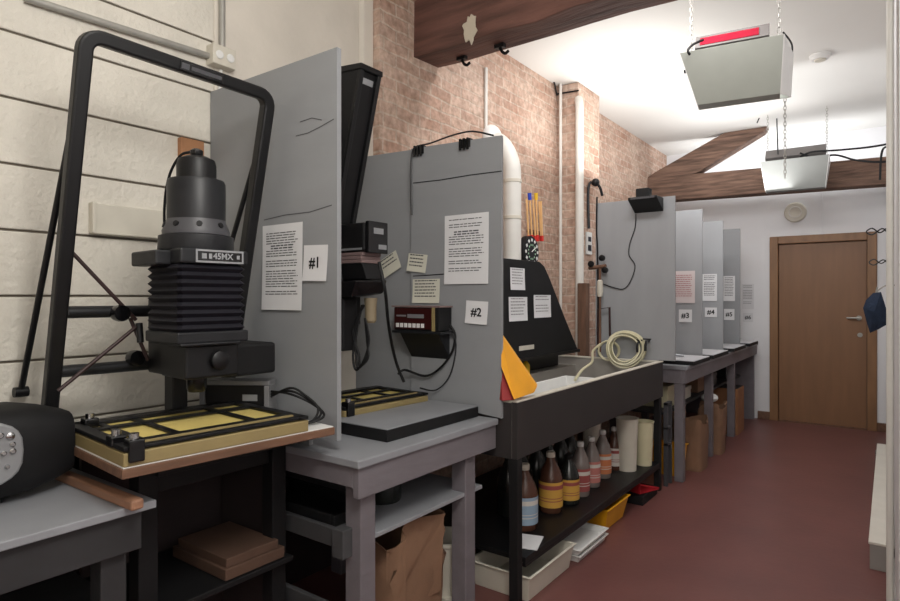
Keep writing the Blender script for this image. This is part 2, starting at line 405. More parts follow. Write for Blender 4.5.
# ================================================================== FOREGROUND TABLE + RADIO
ft = thing('side_table', 'grey wooden table with stepped end in the near left corner under the radio', 'table', (-1.95, .3, 0))
tx0, tx1, ty0, ty1, tz = -2.34, -1.642, -.5, .862, .84
build('tabletop', MB().box(tx0, tx1, ty0, ty1, tz-.022, tz), TABTOP, ft, bevel=.003)
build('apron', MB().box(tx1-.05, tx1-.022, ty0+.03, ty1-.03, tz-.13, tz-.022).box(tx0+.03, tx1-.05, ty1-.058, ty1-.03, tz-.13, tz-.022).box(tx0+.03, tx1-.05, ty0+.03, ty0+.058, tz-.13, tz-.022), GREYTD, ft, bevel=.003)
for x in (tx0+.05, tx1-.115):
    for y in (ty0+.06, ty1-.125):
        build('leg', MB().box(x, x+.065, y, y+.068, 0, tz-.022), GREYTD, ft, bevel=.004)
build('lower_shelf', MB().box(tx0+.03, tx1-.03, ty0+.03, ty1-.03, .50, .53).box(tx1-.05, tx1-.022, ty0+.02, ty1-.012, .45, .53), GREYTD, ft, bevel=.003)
a = Vector((-2.08, .785, tz+.014)); c = Vector((-1.60, .79, tz+.014))
build('wood_strip', MB().obox((a+c)/2, ((a-c).length, .034, .028), (0, 0, .01)), DOWELM, bevel=.006, label='reddish wooden strip lying along the end of the near grey table', cat='wood strip')
rd = thing('radio_cassette', 'black portable stereo with silver control panel on the near grey table', 'stereo', (-2.02, .36, tz))
m = MB(); sec = []
for i, t in enumerate((0, .06, .16, .30, .5, .7, .84, .94, 1.0)):
    y = .05+.72*t
    k = 1-.0*t; e = max(0, abs(t-.5)-.26)/.24; sh = 1-.28*e**2
    ring = []
    for a_ in range(20):
        an = 2*PI*a_/20
        cx = math.copysign(abs(math.cos(an))**.45, math.cos(an)); cz = math.copysign(abs(math.sin(an))**.5, math.sin(an))
        ring.append(m.v((-2.03+.14*sh*cx, y, tz+.012+.124+.124*sh*cz)))
    sec.append(ring)
for i in range(len(sec)-1):
    for k in range(20): m.f([sec[i][k], sec[i][(k+1) % 20], sec[i+1][(k+1) % 20], sec[i+1][k]])
m.f(sec[0][::-1]); m.f(sec[-1])
build('radio_body', m, BLACKM, rd, smooth=True)
m = MB().lathe([(.085, 0), (.088, .012), (.075, .016), (.07, .010)], (-1.895, .27, tz+.125), axis='x', n=28)
sp_ = build('speaker_grille', m, BLACKG, rd, smooth=True)
m = MB(); pts = []
for i in range(24):
    an = 2*PI*i/24
    pts.append((-1.90, .50+.125*math.copysign(abs(math.cos(an))**.7, math.cos(an)), tz+.15+.088*math.copysign(abs(math.sin(an))**.7, math.sin(an))))
cp = build('control_panel', m.prism(pts, (.022, 0, 0)), SILVER, rd, bevel=.006)
for (yy, zz, r_) in ((.592, .195, .010), (.597, .172, .007), (.597, .154, .008), (.577, .152, .007), (.57, .20, .008), (.555, .17, .007), (.585, .115, .006)):
    build('button', MB().lathe([(r_, 0), (r_, .006), (r_*.6, .009)], (-1.879, yy, tz+zz), axis='x', n=14), CHROME, cp, smooth=True)
build('handle', MB().tube(catmull([(-2.08, .06, tz+.225), (-2.09, .07, tz+.245), (-2.09, .35, tz+.25), (-2.09, .63, tz+.245), (-2.08, .64, tz+.225)]), .008), BLACKM, rd, smooth=True)
for yy in (.12, .58): build('foot', MB().box(-2.1, -1.96, yy-.02, yy+.02, tz, tz+.02), BLACKM, rd)

# ================================================================== TABLE 1 (under the large enlarger)
t1 = thing('enlarger_bench', 'dark wooden bench under the large enlarger, in shadow left of the nearest divider', 'table', (-1.98, 1.13, 0))
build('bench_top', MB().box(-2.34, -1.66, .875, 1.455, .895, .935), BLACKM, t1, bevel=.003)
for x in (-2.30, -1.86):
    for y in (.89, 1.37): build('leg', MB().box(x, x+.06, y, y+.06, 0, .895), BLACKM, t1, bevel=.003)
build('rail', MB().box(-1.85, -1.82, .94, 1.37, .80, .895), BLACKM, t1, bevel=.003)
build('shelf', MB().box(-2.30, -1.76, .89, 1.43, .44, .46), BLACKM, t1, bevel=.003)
build('shade_backing', MB().box(-2.20, -2.18, .89, 1.43, .03, .895), mat('dim_red_brown', (44, 34, 35), .8), t1)  # reddish-brown sheet added to hide the wall and darken the space below
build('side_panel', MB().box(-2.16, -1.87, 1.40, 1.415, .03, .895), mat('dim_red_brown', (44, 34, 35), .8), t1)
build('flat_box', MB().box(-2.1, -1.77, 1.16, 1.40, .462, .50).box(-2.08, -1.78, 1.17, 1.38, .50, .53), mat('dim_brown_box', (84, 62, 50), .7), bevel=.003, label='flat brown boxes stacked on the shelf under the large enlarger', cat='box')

# ================================================================== EASEL maker (local: +x front, y length)
def make_easel(name, label, L, D, strips, loc, rz, hb=.026):
    t = thing(name, label, 'easel')
    build('easel_base', MB().box(-D/2, D/2, -L/2, L/2, 0, hb), YELE, t, bevel=.003)
    build('easel_bed', MB().box(-D/2+.03, D/2-.03, -L/2+.03, L/2-.03, hb, hb+.003), YELB, t)
    z = hb+.004
    fr = MB().box(-D/2, -D/2+.045, -L/2, L/2, z, z+.012).box(D/2-.03, D/2-.006, -L/2, L/2, z, z+.01).box(-D/2, D/2, -L/2, -L/2+.035, z, z+.012).box(-D/2, D/2, L/2-.03, L/2, z, z+.01)
    build('easel_frame', fr, BLACK, t, bevel=.002)
    for (kind, p, w) in strips:
        if kind == 'y': mb = MB().box(-D/2+.03, D/2-.02, p-w/2, p+w/2, z+.001, z+.006)
        else: mb = MB().box(p-w/2, p+w/2, -L/2+.03, L/2-.02, z+.004, z+.009)
        build('blade', mb, BLACK, t)
    build('scale_bar', MB().box(D/2-.052, D/2-.042, -L/2+.06, L/2-.03, z+.004, z+.012), YELE, t)
    for (x, y) in ((D/2-.012, -L/2+.03), (D/2-.09, -L/2+.015), (-D/2+.06, -L/2+.05)):
        kn = build('slide_clamp', MB().box(x-.022, x+.022, y-.02, y+.02, z-.03 if x > D/2-.03 else z, z+.03), BLACKG, t, bevel=.005)
        build('clamp_knob', MB().cyl((x, y, z+.03), (x, y, z+.043), .012), CHROME, kn, smooth=True)
    t.location = loc; t.rotation_euler = (0, 0, rz)
    return t

# ================================================================== LARGE ENLARGER
ROT = math.atan2(.057, .675)
BFL = Vector((-1.574, .737)); ey = Vector((.084, .9965)); ex = Vector((.9965, -.084))
def L2(x, y, z): return Vector((BFL.x+ex.x*x+ey.x*y, BFL.y+ex.y*x+ey.y*y, z))   # x negative = toward wall
e1 = thing('photo_enlarger', 'large black enlarger with square tube frame and pleated bellows, left of the nearest divider', 'enlarger', (*L2(-.3, .34, 0).xy, .935))
def lbox(mb, x0, x1, y0, y1, z0, z1):
    return mb.hexa([L2(x, y, z) for z in (z0, z1) for x, y in ((x0, y0), (x1, y0), (x1, y1), (x0, y1))])
build('baseboard', lbox(lbox(MB(), -.66, 0, 0, .675, .937, .962).mat(1), -.659, -.004, .004, .672, .962, .966), [WOODB, WHITEP], e1, bevel=.002)
# U frame
fl = Vector((-2.185, .79, .966)); tl = Vector((-1.90, .786, 2.175))
fr_ = Vector((-2.145, 1.40, .966)); tr = Vector((-1.862, 1.40, 2.15))
def sqtube(mb, pts, w, d, side):
    side = Vector(side).normalized(); rings = []
    for i, p in enumerate(pts):
        t = (pts[min(i+1, len(pts)-1)]-pts[max(i-1, 0)]).normalized()
        nn = side; bb = t.cross(nn).normalized()
        rings.append([mb.v(p+nn*sx*d/2+bb*sy*w/2) for sx, sy in ((-1,-1), (1,-1), (1,1), (-1,1))])
    for i in range(len(rings)-1):
        for k in range(4): mb.f([rings[i][k], rings[i][(k+1) % 4], rings[i+1][(k+1) % 4], rings[i+1][k]])
    mb.f(rings[0][::-1]); mb.f(rings[-1]); return mb
upl = (tl-fl).normalized(); upr = (tr-fr_).normalized(); across = (tr-tl).normalized()
nrm = across.cross(upl).normalized()
R = .045
path = [fl]
for k in range(7):
    a_ = PI/2*k/6; path.append(tl-upl*R+across*R + (-across*math.cos(a_)+upl*math.sin(a_))*R)
for k in range(7):
    a_ = PI/2*k/6; path.append(tr-upr*R-across*R + (across*math.sin(a_)+upr*math.cos(a_))*R)
path.append(fr_)
gf = build('girder_frame', sqtube(MB(), path, .042, .045, nrm), BLACK, e1, bevel=.007)
# nameplate on the top bar
cpl = (tl*.42+tr*.58)+nrm*-.028
for sgn in (1,):
    nx = nrm if nrm.x > 0 else -nrm
    c0 = tl.lerp(tr, .56)+nx*.026
    m = MB()
    m.T = Matrix.Translation(c0) @ Matrix((across, upl, nx)).transposed().to_4x4()
    m.box(-.075, .075, -.014, .014, 0, .002); m.mi = 1; m.box(-.071, -.045, -.009, .009, .002, .003).box(-.038, .068, -.006, .006, .002, .003)
    build('nameplate', m, [BLACKG, MIDGREY], gf)
for (p, top, dy) in ((fl, tl, -.0), (fr_, tr, 0)):
    s = p.lerp(top, .9); e = Vector((XL+.045, p.y-.03, 1.09))
    build('back_strut', MB().cyl(s, e, .0095).cyl(e+Vector((0,-.02,0)), e+Vector((0,.02,0)), .017), BLACK, e1, smooth=True)
    build('frame_foot', MB().obox((p.x-.02, p.y, .975), (.14, .07, .02)), DKGREY, e1, bevel=.004)
def onleg(p, top, z): t = (z-p.z)/(top.z-p.z); return p.lerp(top, t)
for z in (1.355, 1.165):
    build('crossbar', MB().cyl(onleg(fl, tl, z), onleg(fr_, tr, z), .0195), DKGREY, e1, smooth=True)
for (u, v, z) in ((122, 313, 1.355), (137, 357, 1.165)):
    c0 = onleg(fl, tl, z); p = PX(u, v, c0.x+.012)
    build('clamp_knob', MB().lathe([(.012, -.02), (.026, -.018), (.028, .0), (.026, .018), (.012, .02)], (p.x+.03, p.y-.02, p.z), n=18, axis='x'), BLACKG, e1, smooth=True)
xa = onleg(fl, tl, 1.4).x+.03
for (a_, b_) in (((66, 246), (136, 320)), ((58, 391), (136, 327)), ((130, 318), (148, 360))):
    build('diagonal_brace', MB().cyl(PX(*a_, xa-.02), PX(*b_, xa), .0062), REDROD, e1, smooth=True)
p = PX(139, 332, xa)
build('lock_lever', MB().cyl(p+Vector((0,0,.03)), p+Vector((.01,0,-.035)), .011), DKGREY, e1, smooth=True)
hx, hy = -1.795, 1.072
def hbox(mb, x0, x1, y0, y1, z0, z1):     # head-local box, rotated with the base
    return mb.hexa([Vector((hx+ex.x*x+ey.x*y, hy+ex.y*x+ey.y*y, z)) for z in (z0, z1) for x, y in ((x0, y0), (x1, y0), (x1, y1), (x0, y1))])
lh = build('lamp_house', MB().lathe([(.088, 1.612), (.088, 1.765), (.084, 1.775), (.05, 1.777)], (hx, hy, 0), n=36), DKGREY, e1, smooth=True)
build('lamp_cap', MB().lathe([(.06, 1.775), (.06, 1.825), (.055, 1.842), (.035, 1.852), (.0, 1.853)], (hx, hy, 0), n=32, cap=False), BLACK, lh, smooth=True)
build('cap_knob', MB().lathe([(.014, 1.852), (.02, 1.86), (.02, 1.872), (.012, 1.878)], (hx, hy, 0), n=16), BLACKG, lh, smooth=True)
m = MB().lathe([(.1, 1.595), (.102, 1.612), (.09, 1.64), (.0885, 1.648)], (hx, hy, 0), n=36)
fg = build('lamp_flange', m, MIDGREY, e1, smooth=True)
for an in (-110, -68, -26, 16):
    a_ = math.radians(an); d_ = Vector((math.cos(a_), math.sin(a_), .35))
    c0 = Vector((hx, hy, 1.628))+Vector((math.cos(a_), math.sin(a_), 0))*.094
    build('vent_hole', MB().cyl(c0, c0+d_*.005, .009), BLACKM, fg)
build('condenser_housing', MB().lathe([(.112, 1.548), (.114, 1.553), (.112, 1.595), (.1, 1.6)], (hx, hy, 0), n=36), DKGREY, e1, smooth=True)
hs = build('negative_stage', hbox(hbox(MB(), -.125, .115, -.105, .115, 1.505, 1.55), -.13, .05, -.15, -.10, 1.50, 1.545), DKGREY, e1, bevel=.006)
c0 = Vector((hx+ex.x*.116+ey.x*.018, hy+ex.y*.116+ey.y*.018, 1.528))
Mp = Matrix.Translation(c0) @ Matrix((Vector((ey.x, ey.y, 0)), Vector((0,0,1)), Vector((ex.x, ex.y, 0)))).transposed().to_4x4()
m = MB(); m.T = Mp; m.box(-.078, .078, -.02, .02, 0, .003); m.mi = 1; m.box(-.072, .072, -.014, .014, .003, .004); m.mi = 0; m.box(-.06, -.045, -.008, .008, .004, .005).box(-.038, -.028, -.008, .008, .004, .005).box(.054, .064, -.006, .006, .004, .005)
m.T = None
text_into(m, '45MX', .026, Mp @ Matrix.Translation((.008, 0, .0052)), 0, .0008)
build('nameplate', m, [SILVER, BLACKG], hs, label='silver framed nameplate reading 45MX')
# bellows
m = MB(); nf = 9; zt, zb = 1.503, 1.295; rings = []
for i in range(2*nf+1):
    z = zt+(zb-zt)*i/(2*nf); g = .111 if i % 2 else .101
    rings.append([m.v(Vector((hx+ex.x*x+ey.x*y, hy+ex.y*x+ey.y*y, z))) for x, y in ((-g+.01, -g), (g-.01, -g), (g, -g+.01), (g, g-.01), (g-.01, g), (-g+.01, g), (-g, g-.01), (-g, -g+.01))])
for i in range(len(rings)-1):
    for k in range(8): m.f([rings[i][k], rings[i][(k+1) % 8], rings[i+1][(k+1) % 8], rings[i+1][k]])
m.f(rings[0]); m.f(rings[-1][::-1])
build('bellows', m, BELLOW, e1)
build('lower_plate', hbox(hbox(MB(), -.118, .112, -.112, .118, 1.262, 1.297), -.10, .116, -.105, .09, 1.254, 1.264), DKGREY, e1, bevel=.005)
ls = build('lens_stage', hbox(MB(), -.09, .085, -.075, .10, 1.15, 1.256), BLACK, e1, bevel=.008)
lc = Vector((hx+.02, hy-.0, 0))
build('focus_knob', MB().lathe([(.02, 0), (.03, .004), (.03, .02), (.022, .026)], (hx+ex.x*.085, hy+.02, 1.205), axis='x', n=20), BLACK, ls, smooth=True)
build('lens', MB().lathe([(.024, 1.10), (.03, 1.11), (.032, 1.15), (.045, 1.155)], (hx, hy, 0), n=24), BLACKG, ls, smooth=True)
build('carriage', hbox(MB(), -.30, -.10, -.03, .10, 1.14, 1.40), BLACK, e1, bevel=.008)
build('motor_housing', MB().box(-1.99, -1.80, 1.19, 1.385, 1.13, 1.24), BLACKM, e1, bevel=.01)
p = PZ(168, 408, .97); p = Vector((-2.03, 1.135, .966))
build('focus_column', MB().box(p.x-.028, p.x+.028, p.y-.028, p.y+.028, .97, 1.26), BLACK, e1, bevel=.004)
build('column_foot', MB().hexa([p+Vector((x*.07, y*.07, 0)) for x, y in ((-1,-1), (1,-1), (1,1), (-1,1))]+[p+Vector((x*.036, y*.036, .04)) for x, y in ((-1,-1), (1,-1), (1,1), (-1,1))]), MIDGREY, e1, bevel=.003)
cable('power_cord', [Vector((hx, hy, 1.876)), PD(190, 152, 1.93), PD(180, 156, 1.96), PD(170, 174, 2.0), PD(165, 200, 2.03), PD(165, 232, 2.06), PD(172, 290, 2.1), (-2.05, 1.1, 1.38)], .0045, BLACKM, parent=e1)
make_easel('printing_easel', 'yellow printing easel with black masking blades under the large enlarger', .565, .455, (('y', -.10, .024), ('y', .145, .024), ('x', -.09, .03), ('x', .145, .03), ('y', -.20, .018)), L2(-.2295, .287, .966), -ROT, .036)

# control box at right rear
ct = thing('exposure_timer', 'grey timer box with dark faceplate behind the large enlarger, beside the nearest divider', 'timer', (0, 0, 0))
w_, d_, h_ = .255, .075, .13
build('case', MB().box(-w_/2-.004, w_/2+.004, .0, d_, h_-.018, h_).box(-w_/2-.004, -w_/2+.016, -.004, d_, .008, h_-.018).box(w_/2-.016, w_/2+.004, -.004, d_, .008, h_-.018).box(-w_/2, w_/2, .012, d_, .008, h_-.018), mat('timer_case_grey', (112, 112, 114), .45), ct, bevel=.003)
fp = build('faceplate', MB().box(-w_/2+.016, w_/2-.016, .004, .014, .01, h_-.018), BLACK, ct)
m = MB()
for k in range(3):
    for j in range(5): m.box(-.095+k*.07+j*.009, -.095+k*.07+j*.009+.005, .001, .004, .026, .034)
build('switch_row', m, YELE, fp)
build('display', MB().box(.03, .085, .001, .004, .055, .078), SILVER, fp)
for x in (-.1, .1): build('foot', MB().box(x-.012, x+.012, .012, .05, 0, .01), BLACKM, ct)
ct.location = ((-2.05-1.865)/2+.01, (1.24+1.385)/2, .966); ct.rotation_euler = (0, 0, math.atan2(.13, .2))
for k in range(3):
    o_ = k*.012
    cable('timer_cable', [(-1.86, 1.40, 1.03+o_), PD(290, 388+k*3, 2.13), PD(305+k*3, 395+k*4, 2.12), PD(318+k*3, 408+k*3, 2.09), PD(312+k*2, 421, 2.05), PD(295, 424+k, 2.03)], .0045, BLACKM,
          ['black cable looping beside the timer box onto the white baseboard end', 'black cable looping beside the timer box, middle of three loops', 'black cable looping beside the timer box, widest of three loops'][k], group='cables looping beside the first timer')

# ================================================================== PAPERS
def paper(name, label, c, w, h, facing='-y', tilt=0, mats=(PAPER, INK), lines=0, text=None, tsize=.08, head=0, cat='paper', curl=.006, group=None, margin=.1, seed=1, cov=.9):
    rnd = random.Random(seed)
    m = MB(); nx, nz = 2, 8
    def yc(z): t = (z+h/2)/h; return -.0015-curl*(1-t)**2
    vv = [[m.v((-w/2+w*i/nx, yc(-h/2+h*j/nz), -h/2+h*j/nz)) for i in range(nx+1)] for j in range(nz+1)]
    for j in range(nz):
        for i in range(nx): m.f([vv[j][i], vv[j][i+1], vv[j+1][i+1], vv[j+1][i]])
    m.mi = 1
    if lines:
        z = h/2-h*.07
        step = h*.86*cov/lines
        for l in range(lines):
            if head and l in head: x0_, x1_ = -w*.28, w*.28; th = step*.5
            else: x0_, x1_ = -w/2+w*margin, w/2-w*margin-rnd.random()*w*.12; th = step*.34
            if rnd.random() < .12 and not (head and l in head): z -= step; continue
            x = x0_
            while x < x1_:
                ww = min(w*rnd.uniform(.05, .16), x1_-x); y = yc(z)-.0008
                m.quad((x, y, z-th/2), (x+ww, y, z-th/2), (x+ww, y, z+th/2), (x, y, z+th/2)); x += ww+w*.018
            z -= step
    if text:
        M = Matrix.Translation((0, yc(0)-.0012-curl*.3, 0)) @ Matrix.Rotation(PI/2, 4, 'X')
        text_into(m, text, tsize, M, 1, .0012)
    o = build(name, m, list(mats), None, label=label, cat=cat, recenter=False, group=group)
    R_ = Matrix.Rotation(PI/2 if facing == '+x' else 0, 4, 'Z') @ Matrix.Rotation(tilt, 4, 'Y')
    o.rotation_euler = R_.to_euler(); o.location = c
    return o
def paper_y(name, label, box, Y, **k):
    u0, v0, u1, v1 = box
    um, vm = (u0+u1)/2, (v0+v1)/2
    a = PY(u0, vm, Y); b = PY(u1, vm, Y); t = PY(um, v0, Y); c = PY(um, v1, Y)
    return paper(name, label, Vector(((a.x+b.x)/2, Y, (t.z+c.z)/2)), b.x-a.x, t.z-c.z, **k)
def paper_x(name, label, box, X, **k):
    u0, v0, u1, v1 = box; um, vm = (u0+u1)/2, (v0+v1)/2
    a = PX(u0, vm, X); b = PX(u1, vm, X); t = PX(um, v0, X); c = PX(um, v1, X)
    return paper(name, label, Vector((X, (a.y+b.y)/2, (t.z+c.z)/2)), b.y-a.y, t.z-c.z, facing='+x', **k)

# ================================================================== PANEL 1, TABLE 2, ENLARGER 2, PANEL 2
Y1 = 1.47
pr = PY(337, 300, Y1)
def crack(mb, pts, Y):
    for i in range(len(pts)-1):
        a, c = PY(*pts[i], Y), PY(*pts[i+1], Y); mb.quad((a.x, Y-.0008, a.z-.0022), (c.x, Y-.0008, c.z-.0022), (c.x, Y-.0008, c.z+.0015), (a.x, Y-.0008, a.z+.0015))
m = MB().box(XL+.006, pr.x, Y1, Y1+.02, .895, 2.285).box(XL+.006, pr.x-.15, Y1+.002, Y1+.018, .856, .895); m.mi = 1
crack(m, [(296, 136), (308, 133), (320, 127), (334, 119)], Y1); crack(m, [(300, 122), (312, 118), (322, 120)], Y1); crack(m, [(264, 220), (285, 215), (310, 212), (332, 205)], Y1)
build('divider_panel', m, [GREY, MIDGREY], label='tall grey plywood divider carrying the instruction sheet nearest the camera', cat='divider')
paper_y('notice_sheet', 'printed instruction sheet on the nearest grey divider, left of the #1 sign', (263, 224, 303, 310), Y1, lines=26, head=(6, 7), seed=4, tilt=.0)
paper_y('number_sign', 'white sheet marked #1 on the nearest grey divider', (304, 245, 328, 281), Y1, text='#1', tsize=.055, tilt=.03, mats=(PAPER, INKB), cat='sign')

t2 = thing('enlarger_bench', 'grey wooden bench with shelf below, between dividers #1 and #2', 'table', (-1.9, 1.88, 0))
x0, x1, y0, y1, tz2 = -2.34, -1.44, 1.444, 2.318, .855
build('tabletop', MB().box(x0, x1+.012, y0-.012, y1, tz2-.028, tz2), TABTOP, t2, bevel=.004)
build('apron', MB().box(x1-.028, x1, y0, y1-.002, tz2-.135, tz2-.028).box(x0, x1-.028, y0, y0+.028, tz2-.1, tz2-.028).box(x0, x1-.028, y1-.03, y1-.002, tz2-.135, tz2-.028), GREYT, t2, bevel=.003)
for x in (x0+.03, x1-.105):
    for y in (y0+.04, y1-.2):
        build('leg', MB().box(x, x+.075, y, y+.075, 0, tz2-.028), GREYT, t2, bevel=.004)
build('shelf', MB().box(x0+.02, x1-.036, y0+.05, y1-.06, .545, .562), TABTOP, t2, bevel=.002)
build('shade_backing', MB().box(x0+.02, x0+.03, y0+.05, y1-.06, .03, tz2-.03), mat('dim_red_brown', (44, 34, 35), .8), t2)  # same dark sheet added here as shade between the legs
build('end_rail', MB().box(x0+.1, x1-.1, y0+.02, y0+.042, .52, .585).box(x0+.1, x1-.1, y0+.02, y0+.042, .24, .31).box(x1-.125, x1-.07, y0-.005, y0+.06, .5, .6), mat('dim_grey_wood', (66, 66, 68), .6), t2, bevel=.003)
# baseboard + enlarger 2
e2 = thing('photo_enlarger', 'black enlarger with slanted column partly hidden behind the nearest divider, grey baseboard on the bench', 'enlarger', (-1.85, 1.95, tz2))
build('baseboard', MB().box(-2.28, -1.525, 1.68, 2.30, tz2+.001, tz2+.046).mat(1).box(-2.279, -1.527, 1.682, 2.298, tz2+.046, tz2+.05), [BLACKM, TABTOP], e2, bevel=.002)
cyb = 1.90
def col_x(z): return -1.796+(z-2.386)*.25
m = MB()
m.hexa([(col_x(.905)-.10, cyb-.085, .905), (col_x(.905), cyb-.085, .905), (col_x(.905), cyb+.035, .905), (col_x(.905)-.10, cyb+.035, .905),
        (col_x(2.38)-.13, cyb-.095, 2.38), (col_x(2.38), cyb-.095, 2.37), (col_x(2.38), cyb+.025, 2.37), (col_x(2.38)-.13, cyb+.025, 2.38)])
c2 = build('column', m, BLACKM, e2, bevel=.006)
m = MB()
for yy in (cyb-.095, cyb+.008):
    m.hexa([(col_x(.95), yy, .95), (col_x(.95)+.018, yy, .95), (col_x(.95)+.018, yy+.022, .95), (col_x(.95), yy+.022, .95),
            (col_x(2.36), yy, 2.36), (col_x(2.36)+.018, yy, 2.36), (col_x(2.36)+.018, yy+.022, 2.36), (col_x(2.36), yy+.022, 2.36)])
build('rail', m, BLACK, c2, bevel=.002)
build('column_cap', MB().hexa([(col_x(2.37)-.14, cyb-.1, 2.37), (col_x(2.37)+.02, cyb-.1, 2.36), (col_x(2.37)+.02, cyb+.035, 2.36), (col_x(2.37)-.14, cyb+.035, 2.37),
        (col_x(2.37)-.14, cyb-.1, 2.40), (col_x(2.37)+.02, cyb-.1, 2.385), (col_x(2.37)+.02, cyb+.035, 2.385), (col_x(2.37)-.14, cyb+.035, 2.40)]), BLACK, c2, bevel=.004)
zz = 2.325; build('nameplate', MB().hexa([(col_x(zz-.012)+.001, cyb-.07, zz-.012), (col_x(zz-.012)+.004, cyb-.07, zz-.012), (col_x(zz-.012)+.004, cyb+.0, zz-.012), (col_x(zz-.012)+.001, cyb+.0, zz-.012),
        (col_x(zz+.012)+.001, cyb-.07, zz+.012), (col_x(zz+.012)+.004, cyb-.07, zz+.012), (col_x(zz+.012)+.004, cyb+.0, zz+.012), (col_x(zz+.012)+.001, cyb+.0, zz+.012)]), SILVER, c2)
build('column_brace', MB().cyl((-2.22, cyb, .91), (col_x(1.75)-.12, cyb, 1.75), .014), BLACK, e2, smooth=True)
hX = -1.84
lh = build('lamp_house', MB().box(hX-.12, hX+.045, cyb-.07, cyb+.045, 1.60, 1.722), BLACK, e2, bevel=.008)
build('filter_drawer', MB().box(hX+.045, hX+.065, cyb-.06, cyb+.06, 1.592, 1.728), BLACKG, lh, bevel=.003)
build('drawer_label', MB().box(hX+.065, hX+.067, cyb-.03, cyb+.03, 1.675, 1.70), SILVER, lh)
build('drawer_label', MB().box(hX+.065, hX+.067, cyb+.0, cyb+.05, 1.61, 1.63), SILVER, lh)
build('lamp_trim', MB().box(hX-.11, hX+.035, cyb-.073, cyb-.07, 1.605, 1.614), SILVER, lh)
m = MB()
for i in range(3): m.box(hX-.12+.004*(i % 2), hX+.03-.004*(i % 2), cyb-.065, cyb+.055, 1.55+i*.016, 1.565+i*.016)
build('bellows', m, PINKB, e2, bevel=.003)
build('condenser', MB().hexa([(hX-.12, cyb-.05, 1.48), (hX+.045, cyb-.05, 1.48), (hX+.045, cyb+.05, 1.48), (hX-.12, cyb+.05, 1.48), (hX-.12, cyb-.065, 1.55), (hX+.03, cyb-.065, 1.55), (hX+.03, cyb+.055, 1.55), (hX-.12, cyb+.055, 1.55)]), BLACK, e2, bevel=.004)
build('negative_stage', MB().hexa([(hX-.16, cyb-.10, 1.40), (hX+.0, cyb-.10, 1.40), (hX+.03, cyb+.07, 1.42), (hX-.14, cyb+.08, 1.40), (hX-.16, cyb-.10, 1.475), (hX+.03, cyb-.10, 1.475), (hX+.055, cyb+.07, 1.48), (hX-.14, cyb+.08, 1.475)]), BLACKG, e2, bevel=.008)
build('lens', MB().lathe([(.018, 1.29), (.026, 1.30), (.026, 1.36), (.03, 1.40)], (hX-.01, cyb+.03, 0), n=20), TANL, e2, smooth=True)
build('carriage', MB().box(col_x(1.4)-.0, hX-.10, cyb-.07, cyb+.06, 1.28, 1.70), BLACKM, e2, bevel=.006)
build('lower_bracket', MB().box(-2.04, -1.90, cyb-.09, cyb+.0, 1.17, 1.40), BLACKM, e2, bevel=.008)
cable('head_cord', [PY(379, 262, 1.86), PY(385, 290, 1.86), PY(388, 320, 1.95), PY(392, 345, 2.05), PY(397, 365, 2.12), PY(404, 382, 2.15)], .007, BLACKM, parent=e2)
for k in range(3):
    cable('hanging_cord', [PY(362+k, 305, 1.85), PY(357-k*2, 330, 1.85), PY(353+k*3, 355, 1.84), PY(356+k*2, 370-k*2, 1.84), PY(364+k*2, 360-k, 1.84), PY(369-k, 340, 1.85), PY(365, 318, 1.85)], .005, BLACKM, parent=e2)
make_easel('printing_easel', 'yellow printing easel with black blades on the grey baseboard before divider #2', .52, .36, (('y', -.05, .02), ('y', .12, .02), ('x', -.05, .025), ('x', .08, .025)), (-1.985, 2.015, tz2+.05), -.06)

Y2 = 2.322
p2 = thing('divider_panel', 'two-board grey plywood divider carrying the #2 sheet, left end of the sink', 'divider', (-1.8, Y2, tz2))
sx = PY(411, 300, Y2).x; rx = PY(501.5, 300, Y2).x
build('board', MB().prism([(XL+.008, Y2+.016, .856), (sx+.06, Y2+.016, .856), (sx+.06, Y2+.016, 2.15), (XL+.008, Y2+.016, 2.165)], (0, .016, 0)).mat(1), [GREY, BLACKM], p2, bevel=.002)
def crack(mb, pts, Y):
    for i in range(len(pts)-1):
        a, c = PY(*pts[i], Y), PY(*pts[i+1], Y); mb.quad((a.x, Y-.0008, a.z-.003), (c.x, Y-.0008, c.z-.003), (c.x, Y-.0008, c.z+.002), (a.x, Y-.0008, a.z+.002))
m = MB().prism([(sx, Y2, .90), (rx, Y2, .856), (rx, Y2, 2.135), (sx, Y2, 2.152)], (0, .015, 0)); m.mi = 1
crack(m, [(413, 183), (440, 180), (470, 175), (502, 171)], Y2)
crack(m, [(413, 276), (430, 275), (444, 274)], Y2)
build('board', m, [GREY, DKGREY], p2, bevel=.0)
for (u, v) in ((419, 147), (465, 142)):
    p = PY(u, v, Y2); zt = 2.152+(p.x-sx)/(rx-sx)*(2.135-2.152)
    cl = thing('binder_clip', 'black clip gripping the top edge of divider #2, ' + ('nearer the wall' if u < 440 else 'nearer the corridor'), 'clip', (p.x, Y2, zt-.04), group='clips on top of divider #2')
    build('clip_body', MB().box(p.x-.032, p.x+.032, Y2-.006, Y2, zt-.034, zt+.008).box(p.x-.032, p.x+.032, Y2-.006, Y2+.02, zt+.002, zt+.008), BLACK, cl, bevel=.002)
    build('clip_prongs', MB().box(p.x-.027, p.x-.015, Y2-.014, Y2-.006, zt-.045, zt+.01).box(p.x-.006, p.x+.006, Y2-.014, Y2-.006, zt-.045, zt+.01).box(p.x+.015, p.x+.027, Y2-.014, Y2-.006, zt-.045, zt+.01), BLACKG, cl, bevel=.002)
